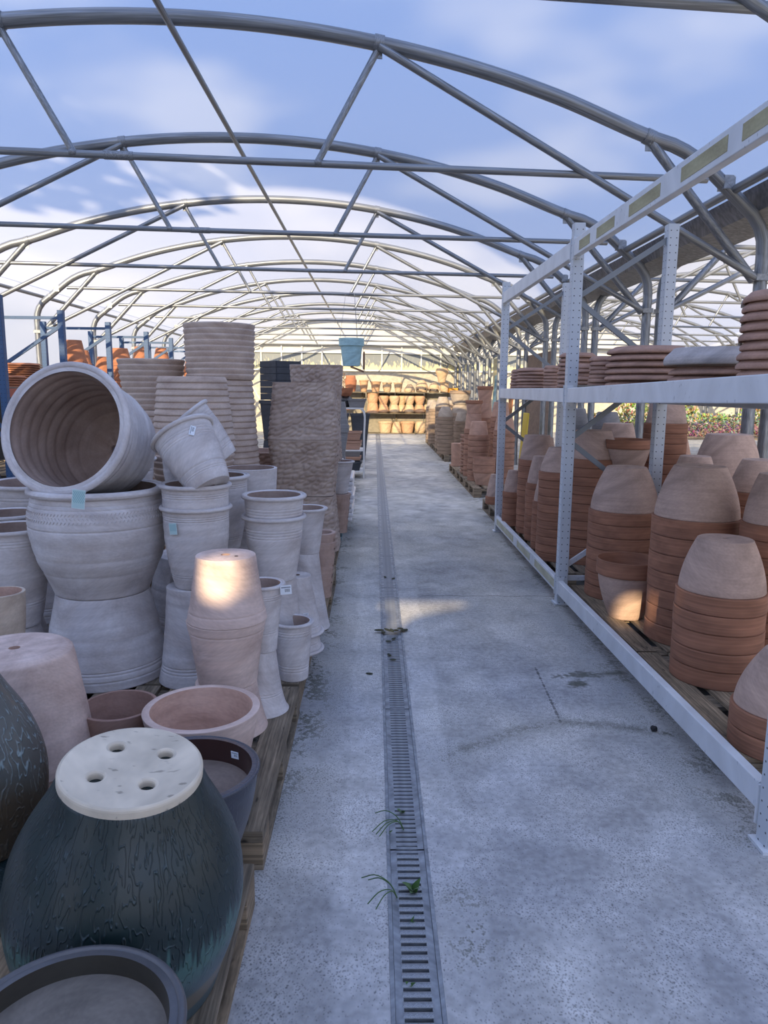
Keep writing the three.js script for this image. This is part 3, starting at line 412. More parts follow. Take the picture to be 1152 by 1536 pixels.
saucers(7, 0.1, 0.036, 0.03, 1.66, 1.5945, -5.95, 'the small stack just past the middle upright', mt.saucer, 5, true);
saucers(9, 0.16, 0.042, 0.036, 1.76, 1.5945, -6.55, 'the tall saucer stack behind the middle upright', mt.saucer, 6, true);
saucers(8, 0.08, 0.034, 0.031, 1.75, 1.5945, -7.42, 'the narrow dark stack in the shelf middle', mt.saucer, 7, true);
saucers(7, 0.15, 0.038, 0.033, 1.62, 1.5945, -7.75, 'the low wide stack on the far bay', mt.saucer, 8, true);
saucers(7, 0.12, 0.036, 0.032, 1.83, 1.5945, -8.05, 'the stack just behind the low wide one', mt.saucer, 9, true);
saucers(7, 0.09, 0.036, 0.0325, 1.57, 1.5945, -8.17, 'the last saucer stack by the far upright', mt.saucer, 10, true);
saucers(2, 0.24, 0.045, 0.04, 1.86, deckY(-4.05) + 0.008, -4.1, 'the pair under the big grey saucer', mt.saucer, 11, true);
saucers(1, 0.262, 0.095, 0.09, 1.86, deckY(-4.05) + 0.1, -4.1, 'its stack, wide, grey and upturned', mt.saucerGrey, 12, true);
saucers(9, 0.17, 0.052, 0.0425, 1.84, deckY(-3.45) + 0.008, -3.42, 'the tall wrapped stack at the picture edge', mt.saucer, 13, true);
for (const [i, a, y] of [[0, 2.3, 0.35], [1, 2.5, 0.27], [2, 2.25, 0.18], [3, 2.6, 0.1]]) { const g = new THREE.PlaneGeometry(0.07, 0.035, 6, 3), p = g.attributes.position; for (let k = 0; k < p.count; k++) { const u = a + p.getX(k) / 0.17, rr = 0.172 + 0.003 * n2(k * 3.1, i); p.setXYZ(k, Math.sin(u) * rr - 0, p.getY(k), -Math.cos(u) * rr + 0); } g.computeVertexNormals(); const t = one('plastic_wrap', g, MP({ name: 'torn wrap', color: col(0.75, 0.77, 0.8), roughness: 0.25, side: THREE.DoubleSide }), ['top', 'second', 'third', 'lowest'][i] + ' torn scrap of plastic wrap on the edge saucer stack', 'wrap', 'scraps of plastic wrap'); t.position.set(1.84, deckY(-3.4) + y, -3.42); t.rotation.y = Math.PI; }

// ---------------------------------------------------------------- whitewashed and pink clay pots left of the aisle
function clayGeo(key, prof, t, o = {}) { // prof: outer [r, y] from base to lip; returns upright geometry pieces
  if (geoCache[key]) return geoCache[key];
  const { seg = 72, grooves = [], ridge = null, lip = 0, n = 60, floor = 0.022, wob = 0 } = o, h = prof.at(-1)[1], c = curve(prof, 200), at = (y) => { let i = 1; while (i < c.length - 1 && c[i].y < y) i++; const a = c[i - 1], b = c[i], k = clamp((y - a.y) / Math.max(1e-6, b.y - a.y)); return lerp(a.x, b.x, k); };
  const ys = new Set(); for (let i = 0; i <= n; i++) ys.add(+(h * i / n).toFixed(5)); for (const [gy, gd, gw] of grooves) for (const k of [-2, -1, -0.5, 0, 0.5, 1, 2]) ys.add(+clamp(gy + k * gw, 0, h).toFixed(5));
  const Y = [...ys].sort((a, b) => a - b), rad = (y) => { let r = at(y); for (const [gy, gd, gw] of grooves) r -= gd * Math.exp(-(((y - gy) / gw) ** 2)); if (ridge) r += ridge(y); return r + wob * n2(y * 14, prof[0][0] * 50); };
  const outer = [V2(0.02, 0), ...Y.map((y) => V2(rad(y), y))], inner = []; for (let i = 0; i <= 22; i++) { const y = lerp(h, floor, i / 22); inner.push(V2(Math.max(0.03, at(y) - t + (o.ringIn ? 0.004 * Math.sin(y * 95) : 0)), y)); }
  const body = lathe([...outer, V2(at(h) - t, h)], seg, 0.004), inside = lathe([...inner, V2(0.02, floor), V2(0.02, 0)], seg, 0.004);
  let rim = null; if (lip) { const pts = []; for (let i = 0; i <= 14; i++) { const a = TAU * i / 14; pts.push(V2(at(h) + lip * 0.35 + Math.cos(a) * lip, h - lip * 0.55 + Math.sin(a) * lip * 0.95)); } rim = lathe(pts.reverse(), seg, 0); }
  return (geoCache[key] = { body, inside, rim, h });
}
function clayPot(name, g, m, mi, label, cat, pos, o = {}) {
  const t = thing(name, label, cat, pos, o.group); part('body', g.body, m, t); part('inner_wall', g.inside, mi, t); if (g.rim) part('rim', g.rim, m, t);
  if (o.axis) t.quaternion.setFromUnitVectors(V(0, 1, 0), V(...o.axis).normalize()); else if (o.down) { t.rotation.x = Math.PI; t.position.y += g.h; }
  if (o.turn) t.rotateY(o.turn); return t;
}
const tagM = M({ name: 'pale green tag', map: tex(64, 96, (u, v) => { const e = u < 0.06 || u > 0.94 || v < 0.04 || v > 0.96, d = Math.sin((u + v) * 40) > 0.2 && v > 0.3 && v < 0.9; return e ? [0.75, 0.82, 0.82] : d ? [0.5, 0.66, 0.68] : [0.68, 0.79, 0.79]; }), roughness: 0.7 }), codeM = M({ name: 'printed white tag', map: tex(96, 64, (u, v, i) => (v > 0.25 && v < 0.6 && u > 0.4 && u < 0.85 && (i * 7919 % 11) < 5 ? [0.15, 0.15, 0.17] : v > 0.7 && v < 0.8 && u > 0.1 && u < 0.9 ? [0.45, 0.47, 0.5] : [0.86, 0.88, 0.9])), roughness: 0.7 });
function hangTag(parent, w, h, m, p, rot) { const g = board(w, h, 0.0015, 0.0006), uv = g.attributes.uv, q = g.attributes.position; for (let i = 0; i < q.count; i++) uv.setXY(i, q.getX(i) / w + 0.5, q.getY(i) / h + 0.5); const t = part('tag', g, m, parent, m === tagM ? 'pale green hanging tag' : 'white printed tag'); t.position.set(...p); t.rotation.set(...rot); return t; }
const chevron = (y) => 0;
const gUrn = clayGeo('urn', [[0.228, 0], [0.255, 0.07], [0.3, 0.18], [0.33, 0.31], [0.332, 0.39], [0.318, 0.46], [0.306, 0.525]], 0.026, { lip: 0.019, wob: 0.002, grooves: [[0.35, 0.003, 0.004], [0.45, 0.003, 0.004], [0.47, 0.003, 0.003], [0.2, 0.002, 0.01], [0.12, 0.002, 0.008]], seg: 96 });
const gUrnD = clayGeo('urnD', [[0.228, 0], [0.248, 0.1], [0.272, 0.21], [0.295, 0.32], [0.308, 0.38], [0.312, 0.435]], 0.026, { wob: 0.002, grooves: [[0.36, 0.003, 0.004], [0.345, 0.003, 0.003], [0.39, 0.003, 0.004], [0.2, 0.002, 0.01]], seg: 96 });
const hx = -1.383, hz = -3.69;
clayPot('garden_urn', gUrnD, mt.white, mt.whiteIn, 'large whitewashed urn turned upside down as the base of the big pile', 'pot', [hx, P0, hz], { down: true });
const urn = clayPot('garden_urn', gUrn, mt.white, mt.whiteIn, 'large whitewashed urn with an incised zigzag band, upright under the tilted pot', 'pot', [hx, P0 + 0.437, hz], { turn: 0.4 });
{ const gs = []; for (let k = 0; k < 110; k++) for (let j = 0; j < 3; j++) { const a = TAU * (k + (j % 2) * 0.5) / 110, y = 0.395 + j * 0.018, r = 0.3315 - Math.max(0, y - 0.39) * 0.19; const g = box(0.0035, 0.015, 0.009); g.rotateZ((j % 2 ? 1 : -1) * 0.6); g.translate(0, y, r); g.rotateY(a); gs.push(g); } const z = part('zigzag_band', gs, mt.white, urn); z.userData.kind = 'stuff'; }
const gBucket = clayGeo('bucket', [[0.205, 0], [0.262, 0.08], [0.288, 0.2], [0.298, 0.34], [0.305, 0.5]], 0.026, { lip: 0.017, wob: 0.003, ringIn: true, seg: 96, grooves: [[0.4, 0.003, 0.006], [0.43, 0.003, 0.006]] });
const tilt = [-0.155, 0.275, 0.94];
{ const a = V(...tilt).normalize(), rimC = V(-1.462, 1.405, -3.52); const t = clayPot('garden_pot', gBucket, mt.white, mt.whiteIn, 'large whitewashed pot lying tilted on the urn, open mouth facing the aisle', 'pot', rimC.clone().addScaledVector(a, -0.5).toArray(), { axis: tilt });
  const w = V(-1.29, 1.115, -3.21); t.updateMatrixWorld(); const l = t.worldToLocal(w.clone()); const tg = hangTag(t, 0.058, 0.085, tagM, l.toArray(), [0, 0, 0]); tg.quaternion.copy(t.quaternion.clone().invert()); tg.rotateZ(-0.12); }
const gRim = clayGeo('rimpot', [[0.112, 0], [0.135, 0.1], [0.152, 0.22], [0.158, 0.32], [0.16, 0.4]], 0.018, { lip: 0.0115, wob: 0.0015, grooves: [[0.34, 0.0025, 0.003], [0.35, 0.0025, 0.003], [0.36, 0.0025, 0.003], [0.06, 0.002, 0.003], [0.07, 0.002, 0.003]] });
const gSkirt = clayGeo('skirt', [[0.114, 0], [0.122, 0.12], [0.136, 0.27], [0.152, 0.4], [0.166, 0.465], [0.17, 0.485]], 0.018, { wob: 0.0015, grooves: [[0.39, 0.0025, 0.003], [0.405, 0.0025, 0.003], [0.42, 0.0025, 0.003]] });
const wp = (g, label, x, y, z, o = {}) => clayPot('garden_pot', g, mt.white, mt.whiteIn, label, 'pot', [x, y, z], { group: 'whitewashed pots left of the aisle', ...o });
wp(gSkirt, 'whitewashed pot upside down behind the sunlit pink column', -0.914, P0, -3.59, { down: true });
const u2 = wp(gRim, 'whitewashed rolled-rim pot with a green tag, behind the sunlit pink column', -0.872, P0 + 0.487, -3.59); { const t = hangTag(u2, 0.045, 0.055, tagM, [-0.075, 0.31, 0.15], [0, -0.45, 0.1]); }
wp(gRim, 'whitewashed rolled-rim pot nested in the one with the green tag', -0.872, P0 + 0.595, -3.59);
wp(gSkirt, 'dark shaded upside-down pot between the urn and the pink column', -1.02, P0, -4.05, { down: true });
wp(gRim, 'whitewashed rolled-rim pot standing behind the tagged pair', -0.85, P0 + 0.59, -4.0);
const gTilt = clayGeo('tiltpot', [[0.098, 0], [0.122, 0.1], [0.138, 0.2], [0.147, 0.31]], 0.016, { lip: 0.0115, wob: 0.0012, grooves: [[0.05, 0.002, 0.003], [0.06, 0.002, 0.003], [0.085, 0.002, 0.003], [0.22, 0.002, 0.003], [0.232, 0.002, 0.003], [0.25, 0.002, 0.003], [0.262, 0.002, 0.003]] });
{ const a = V(-0.50, 0.80, -0.32).normalize(), b = V(-0.775, 1.135, -3.5), t = wp(gTilt, 'whitewashed pot with a white label lying tilted across the nested pair', b.x, b.y, b.z, { axis: a.toArray() }); t.updateMatrixWorld(); const l = t.worldToLocal(V(-0.845, 1.37, -3.48).clone()); const d = V(l.x, 0, l.z).normalize(); const tg = hangTag(t, 0.05, 0.026, codeM, [d.x * 0.1445, 0.24, d.z * 0.1445], [0, Math.atan2(d.x, d.z), 0]); tg.rotateZ(0.9); }
{ const a = V(-0.62, 0.72, 0.05).normalize(); wp(gTilt, 'whitewashed pot tilted behind the labelled tilted pot', -0.83, 1.2, -4.05, { axis: a.toArray() }); }
wp(gRim, 'whitewashed rolled-rim pot peeping out under the two tilted pots', -1.08, 0.87, -4.35);
wp(gUrnD, 'whitewashed upside-down urn hidden behind the tilted pots', -1.12, P0, -4.55, { down: true });
// pink column
const gPink = clayGeo('pinkcol', [[0.124, 0], [0.139, 0.11], [0.152, 0.2], [0.163, 0.25], [0.168, 0.277]], 0.017, { wob: 0.001, grooves: [[0.235, 0.002, 0.004]] });
const pkx = -0.625, pkz = -3.04, pp = (g, label, x, y, z, o = {}) => clayPot('garden_pot', g, o.m || mt.pink, o.mi || mt.pinkIn, label, 'pot', [x, y, z], o);
const gPink3 = clayGeo('pinkcol3', [[0.13, 0], [0.142, 0.08], [0.16, 0.16], [0.175, 0.21]], 0.017);
pp(gPink3, 'pink clay pot upside down at the foot of the sunlit column', pkx - 0.008, P0, pkz, { down: true });
pp(gPink, 'pink clay pot upright in the middle of the sunlit column', pkx, P0 + 0.211, pkz);
{ const t = pp(gPink, 'pink clay pot upside down with warm sunlight on its top', pkx + 0.004, P0 + 0.489, pkz, { down: true }); const m = M({ name: 'vent hole', color: col(0.05, 0.03, 0.025) }); part('drain_hole', new THREE.CylinderGeometry(0.008, 0.008, 0.002, 12).translate(0.05, -0.0002, -0.03), m, t); }
// slim pairs beside the column
const gSlim = clayGeo('slim', [[0.063, 0], [0.072, 0.1], [0.083, 0.2], [0.091, 0.26], [0.095, 0.31]], 0.012, { lip: 0.0085, grooves: [[0.245, 0.002, 0.0025], [0.255, 0.002, 0.0025], [0.265, 0.002, 0.0025], [0.09, 0.002, 0.0025], [0.1, 0.002, 0.0025]] });
const gSlimD = clayGeo('slimD', [[0.063, 0], [0.074, 0.1], [0.09, 0.2], [0.106, 0.26], [0.12, 0.285]], 0.012, { grooves: [[0.2, 0.002, 0.0025], [0.19, 0.002, 0.0025]] });
wp(gSlimD, 'slim whitewashed pot upside down right of the sunlit column', -0.505, P0, -3.22, { down: true });
{ const t = wp(gSlim, 'slim whitewashed pot upright with a white printed tag at its rim', -0.5, P0 + 0.286, -3.22); const g = hangTag(t, 0.05, 0.042, codeM, [0.115, 0.295, 0.06], [0, 0.15, 0.06]); }
const gL = clayGeo('lpot', [[0.074, 0], [0.082, 0.1], [0.091, 0.21], [0.096, 0.3]], 0.012, { lip: 0.009, grooves: [[0.05, 0.002, 0.0025], [0.065, 0.002, 0.0025], [0.08, 0.002, 0.0025], [0.235, 0.002, 0.0025], [0.25, 0.002, 0.0025], [0.262, 0.002, 0.0025]] });
wp(gL, 'small whitewashed pot alone at the pallet edge by the aisle', -0.405, P0, -3.6);
const gK = clayGeo('kpot', [[0.108, 0], [0.127, 0.11], [0.143, 0.23], [0.151, 0.33]], 0.016, { lip: 0.0115, grooves: [[0.225, 0.002, 0.0025], [0.24, 0.002, 0.0025], [0.255, 0.002, 0.0025], [0.27, 0.002, 0.0025]] });
const kx = -0.512, kz = -3.68; wp(gSkirt, 'whitewashed pot upside down under the nested rolled-rim pair', kx - 0.005, P0 - 0.05 + 0.05, kz - 0.08, { down: true });
wp(gK, 'lower whitewashed pot of the rolled-rim pair by the aisle', kx, P0 + 0.486, kz - 0.06); wp(gK, 'upper whitewashed pot of the rolled-rim pair by the aisle', kx + 0.002, P0 + 0.592, kz - 0.06);
const gM = clayGeo('mpot', [[0.074, 0], [0.088, 0.1], [0.102, 0.2], [0.114, 0.275]], 0.013, { lip: 0.009 }), gMD = clayGeo('mdown', [[0.076, 0], [0.09, 0.14], [0.112, 0.3], [0.13, 0.41], [0.143, 0.47]], 0.014, { grooves: [[0.38, 0.002, 0.003]] });
wp(gMD, 'whitewashed skirt-shaped pot upside down behind the small brown pots', -0.41, P0, -4.42, { down: true }); wp(gM, 'tapered whitewashed pot standing on an upside-down skirt-shaped one', -0.405, P0 + 0.471, -4.42);
const gM2 = clayGeo('m2', [[0.08, 0], [0.1, 0.13], [0.125, 0.25], [0.138, 0.33]], 0.014, { lip: 0.011, grooves: [[0.28, 0.002, 0.003]] });
for (const k of [0, 1]) { const t = wp(gM2, k ? 'upper of two nested upside-down pots with a small sticker, by the aisle' : 'lower of two nested upside-down pots by the aisle', -0.43, P0 + k * 0.1, -4.02, { down: true }); if (k) hangTag(t, 0.03, 0.018, codeM, [0.06, 0.2, -0.101], [0, Math.PI - 0.5, Math.PI]); }
const gN = clayGeo('npot', [[0.115, 0], [0.137, 0.12], [0.15, 0.25], [0.155, 0.36]], 0.016, { wob: 0.001 });
wp(gUrnD, 'whitewashed upside-down urn carrying the thin-rimmed bowl', -0.75, P0, -4.55, { down: true }); wp(gN, 'thin-rimmed whitewashed pot standing in front of the hammered planters', -0.722, P0 + 0.64, -4.3);
wp(gSkirt, 'whitewashed base pot under the thin-rimmed one', -0.722, P0 + 0.155, -4.3, { down: true });
// far left
const gO = clayGeo('opot', [[0.112, 0], [0.135, 0.1], [0.158, 0.25], [0.168, 0.4], [0.168, 0.51]], 0.018, { lip: 0.0115, wob: 0.001, grooves: [[0.43, 0.002, 0.003], [0.445, 0.002, 0.003], [0.46, 0.002, 0.003], [0.12, 0.002, 0.003], [0.135, 0.002, 0.003]] });
const gOD = clayGeo('oskirt', [[0.116, 0], [0.15, 0.13], [0.19, 0.235]], 0.018);
wp(gOD, 'whitewashed pot upside down at the left picture edge', -1.86, P0, -3.72, { down: true }); wp(gO, 'tall whitewashed pot with grooved shoulder at the left picture edge', -1.845, P0 + 0.238, -3.72);
wp(gO, 'second tall whitewashed pot just behind the one at the left edge', -2.03, P0 + 0.25, -4.08); wp(gOD, 'base pot under the second tall one at the left edge', -2.03, P0, -4.08, { down: true });
const gBig = clayGeo('bigbowl', [[0.2, 0], [0.25, 0.12], [0.285, 0.28], [0.3, 0.42]], 0.024, { lip: 0.014, grooves: [[0.35, 0.003, 0.004], [0.33, 0.003, 0.004]] });
wp(gUrnD, 'upside-down urn supporting the broad bowl at the left', -2.15, P0, -4.72, { down: true }); wp(gBig, 'broad whitewashed bowl behind the tall pots at the left edge', -2.13, P0 + 0.437, -4.7); wp(gBig, 'broad whitewashed bowl showing its rim under the tilted big pot', -1.9, P0 + 0.53, -5.35); wp(gUrnD, 'upside-down urn at the back left of the pile', -1.9, P0 + 0.09, -5.35, { down: true });
wp(gSkirt, 'shaded upside-down pot left of the big urn base', -1.72, P0, -4.3, { down: true }); wp(gSkirt, 'shaded upright pot wedged beside the big urn', -1.72, P0 + 0.487, -4.32);
{ const g = clayGeo('creampot', [[0.075, 0], [0.088, 0.12], [0.094, 0.24]], 0.013, {}), gb = clayGeo('creambase', [[0.08, 0], [0.1, 0.2], [0.12, 0.355]], 0.014, {}); clayPot('garden_pot', gb, mt.cream, mt.cream, 'cream clay pot upside down under the one at the left edge', 'pot', [-1.58, P0, -3.05], { down: true }); clayPot('garden_pot', g, mt.cream, mt.pinkIn, 'small cream clay pot with a thick pale rim at the left edge', 'pot', [-1.575, P0 + 0.357, -3.05]); }
// pink pots in front
const gG = clayGeo('gpot', [[0.176, 0], [0.192, 0.012], [0.2, 0.03], [0.228, 0.2], [0.25, 0.36], [0.258, 0.425]], 0.02, { wob: 0.001 });
{ const t = pp(gG, 'big pale pink pot upside down with a chalky base, left foreground', -1.3, P0 + 0.095, -2.58, { down: true }); }
pp(gG, 'big pale pink pot nested under the chalky one', -1.3, P0, -2.58, { down: true });
const gE = clayGeo('ebowl', [[0.15, 0], [0.178, 0.1], [0.2, 0.2], [0.216, 0.275]], 0.028, {}), gFb = clayGeo('fbowl', [[0.11, 0], [0.128, 0.1], [0.14, 0.18], [0.147, 0.24]], 0.014, {});
pp(gE, 'wide peach clay bowl, open, in front of the sunlit column', -0.64, P0, -2.62); pp(gFb, 'small dull red clay bowl between the urn and the peach bowl', -0.985, P0, -2.72, { m: mt.pinkDark, mi: mt.pinkDark });

// ---------------------------------------------------------------- glazed pots in the foreground
const wig = (u, v, f, s) => { const a = u * TAU, w = 1.1 * n3(Math.cos(a) * 3 + s, Math.sin(a) * 3, v * 9) + 0.45 * n3(Math.cos(a) * 9, Math.sin(a) * 9 + s, v * 22); const x = u * f + w, k = Math.abs(x - Math.floor(x) - 0.5) * 2, on = n3(Math.cos(a) * 14 + s, Math.sin(a) * 14, v * 9); return sstep(0.7, 0.97, k) * sstep(-0.6, -0.25, on); };
const glazeC = tex(1024, 768, (u, v) => { const l = wig(u, v, 21, 1), b = tile2(u, v, 6, 5, 61, 3), a = u * TAU; const drip = sstep(-0.02, 0.03, v - 0.46 + 0.045 * n3(Math.cos(a) * 8, Math.sin(a) * 8, 5) + 0.03 * Math.sin(u * TAU * 17) * n2(u * 9, 2)), low = sstep(0.5, 0.58, v + 0.02 * b), br = sstep(0.6, 0.615, v) * (1 - sstep(0.665, 0.675, v));
  let c = [0.06 + 0.03 * b, 0.14 + 0.03 * b, 0.145 + 0.03 * b]; c = c.map((x, i) => lerp(x, [0.17, 0.245, 0.26][i], l * 0.7)); c = c.map((x, i) => lerp(x, [0.25, 0.39, 0.37][i], drip * 0.9)); c = c.map((x, i) => lerp(x, [0.24, 0.29, 0.32][i], low * 0.8)); return c.map((x, i) => lerp(x, [0.4, 0.36, 0.31][i], br * 0.85)); });
const glazeB = tex(1024, 768, (u, v) => 0.5 + 0.5 * wig(u, v, 21, 1) * (1 - sstep(0.5, 0.6, v)), false);
const brownC = tex(1024, 512, (u, v) => { const l = wig(u, v, 24, 4), b = tile2(u, v, 5, 4, 65, 3), m = sstep(0.5, 0.28, v + 0.1 * b); let c = [lerp(0.22, 0.27, m), lerp(0.185, 0.28, m), lerp(0.14, 0.27, m)]; const ll = l * lerp(0.15, 0.95, m); return c.map((x, i) => lerp(x + 0.04 * b, [0.5, 0.58, 0.6][i], ll * 0.75)); });
const brownB = tex(512, 512, (u, v) => 0.5 + 0.5 * wig(u, v, 24, 4), false);
const gl = (name, map, b, c = col(1, 1, 1), bs = 0.004) => MP({ name, color: c, map, bumpMap: b, bumpScale: bs, roughness: 0.45, clearcoat: 0.3, clearcoatRoughness: 0.25 });
const mGreen = gl('dark green glaze', glazeC, glazeB, col(1.0, 1.0, 1.0), 0.008), mBrown = gl('brown glaze', brownC, brownB, col(1.5, 1.5, 1.5), 0.006), mNavy = MP({ name: 'dark blue glaze', color: col(0.055, 0.062, 0.085), map: txWash, bumpMap: glazeB, bumpScale: 0.002, roughness: 0.4, clearcoat: 0.4, clearcoatRoughness: 0.3 }), mMaroon = MP({ name: 'maroon glaze', color: col(0.035, 0.012, 0.01), roughness: 0.35, clearcoat: 0.5 }), mFloor = M({ name: 'unglazed brown clay', color: col(0.22, 0.165, 0.135), map: txDust, roughness: 0.95 }), mRimA = MP({ name: 'grey glaze rim', color: col(0.1, 0.098, 0.105), map: txDust, roughness: 0.45, clearcoat: 0.3 }), mOlive = MP({ name: 'olive glaze inside', color: col(0.045, 0.04, 0.03), map: txWash, roughness: 0.45, clearcoat: 0.3 }), mChalk = M({ name: 'unglazed pale base', color: col(0.74, 0.69, 0.61), map: tex(512, 512, (u, v) => { const b = tile2(u, v, 5, 5, 71, 4), s = sstep(0.4, 0.55, tile2(u, v, 40, 12, 73, 3)), k = 0.92 + 0.16 * b - 0.2 * s; return [k, k * 0.97, k * 0.92]; }), bumpMap: txDust, bumpScale: 0.002, roughness: 0.95 });
function glazed(label, prof, t, m, mi, pos, o = {}) {
  const g = clayGeo('gl' + label, prof, t, { seg: 112, n: 48, ...o }), q = thing('glazed_pot', label, 'pot', pos); part('body', g.body, m, q); part('inner_wall', g.inside, mi, q); if (g.rim) part('rim', g.rim, o.mr || m, q);
  if (o.axis) q.quaternion.setFromUnitVectors(V(0, 1, 0), V(...o.axis).normalize()); else if (o.down) { q.rotation.x = Math.PI; q.position.y += g.h; } return q;
}
{ // big dark green egg-shaped pot, upside down and leaning
  const q = glazed('big dark green glazed pot upside down, pale base with four holes', [[0.158, 0], [0.185, 0.06], [0.23, 0.14], [0.262, 0.22], [0.274, 0.31], [0.266, 0.4], [0.245, 0.49], [0.232, 0.555]], 0.022, mGreen, mOlive, [-0.553, 0.728, -1.585], { axis: [-0.11, -1, -0.1] });
  const sh = new THREE.Shape(); sh.absarc(0, 0, 0.152, 0, TAU); for (let k = 0; k < 4; k++) { const a = k * TAU / 4 + 0.62, h = new THREE.Path(); h.absellipse(Math.cos(a) * 0.083, Math.sin(a) * 0.083, 0.0245, 0.0245, 0, TAU, true); sh.holes.push(h); }
  const g = new THREE.ExtrudeGeometry(sh, { depth: 0.016, bevelEnabled: true, bevelThickness: 0.008, bevelSize: 0.008, bevelSegments: 3, curveSegments: 48 }), b = part('base_disc', g, mChalk, q, 'pale unglazed base with four drain holes'); b.rotation.x = Math.PI / 2; b.position.y = 0.005; b.rotation.z = 0; part('dark_inside', new THREE.CylinderGeometry(0.1, 0.1, 0.002, 32).translate(0, 0.0245, 0), mt.black, q);  // black disc under the base stands in for the shade inside the holes
}
glazed('brown glazed pot with pale wavy lines, upside down at the left edge', [[0.088, 0], [0.115, 0.05], [0.165, 0.14], [0.2, 0.24], [0.212, 0.33], [0.205, 0.43], [0.19, 0.525]], 0.02, mBrown, mOlive, [-1.225, P0 + 0.075, -2.12], { down: true });
glazed('squat dark green glazed pot low at the left edge under the brown one', [[0.215, 0], [0.25, 0.02], [0.27, 0.05], [0.262, 0.073]], 0.02, mGreen, mOlive, [-1.17, P0, -2.02], { down: true });
{ const q = glazed('dark blue glazed bowl with a flat brown inside and white label', [[0.128, 0], [0.16, 0.08], [0.188, 0.17], [0.205, 0.26], [0.2075, 0.305]], 0.017, mNavy, mMaroon, [-0.562, P0, -2.115], { lip: 0.006 }); part('inner_floor', lathe([V2(0.001, 0.235), V2(0.183, 0.235), V2(0.183, 0.228), V2(0.001, 0.228)], 64, 0), mFloor, q, 'flat unglazed brown inner floor'); hangTag(q, 0.034, 0.024, codeM, [0.112, 0.27, -0.148], [0, -0.62, 0.1]); }
{ const q = glazed('brown-grey glazed bowl cut off at the bottom left corner', [[0.115, 0], [0.145, 0.12], [0.175, 0.24], [0.192, 0.34], [0.194, 0.355]], 0.018, mRimA, mOlive, [-0.53, P0, -1.12], { lip: 0.009 }); part('inner_floor', lathe([V2(0.001, 0.318), V2(0.172, 0.318), V2(0.172, 0.31), V2(0.001, 0.31)], 64, 0), M({ name: 'unglazed grey brown clay', color: col(0.2, 0.175, 0.15), map: txDust, roughness: 0.95 }), q, 'flat unglazed inner floor'); }

// ---------------------------------------------------------------- ribbed planters
function ribbed(key, rb, rt, h, ribs) { const amp = 0.011; return clayGeo(key, [[rb, 0], [lerp(rb, rt, 0.5), h / 2], [rt, h]], 0.02, { n: ribs * 9, seg: 72, ridge: (y) => { const p = (y / h * ribs) % 1; return amp * (p < 0.82 ? Math.sin(p / 0.82 * Math.PI / 2) : Math.cos((p - 0.82) / 0.18 * Math.PI / 2)) - amp; } }); }
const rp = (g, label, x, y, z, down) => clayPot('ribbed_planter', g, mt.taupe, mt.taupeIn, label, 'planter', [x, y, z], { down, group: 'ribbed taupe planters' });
const gRA = ribbed('ribA', 0.289, 0.303, 0.465, 10), gRB = ribbed('ribB', 0.275, 0.325, 0.76, 15), gRC = ribbed('ribC', 0.262, 0.325, 0.535, 11), gRD = ribbed('ribD', 0.225, 0.325, 1.0, 20), gRE = ribbed('ribE', 0.235, 0.288, 0.43, 9), gRF = ribbed('ribF', 0.236, 0.26, 0.63, 12);
rp(gRB, 'ribbed taupe planter standing upright at the base of the tallest column', -1.33, P0, -6.5, false); rp(gRB, 'ribbed taupe planter upside down in the middle of the tallest column', -1.33, P0 + 0.762, -6.5, true); rp(gRA, 'ribbed taupe planter on top of the tallest column', -1.33, P0 + 1.524, -6.5, false);
rp(gRD, 'ribbed taupe planter upright under the front upside-down one', -1.42, P0, -5.82, false); rp(gRC, 'ribbed taupe planter upside down, front one of the group', -1.41, P0 + 1.003, -5.82, true);
rp(gRF, 'lower ribbed planter of the left pair, mostly hidden', -1.95, P0 + 0.0, -6.55, false); rp(gRF, 'middle ribbed planter of the left pair, upside down', -1.95, P0 + 0.632, -6.55, true); rp(gRE, 'upright ribbed planter nearest the blue rack', -1.945, P0 + 1.264, -6.58, false);

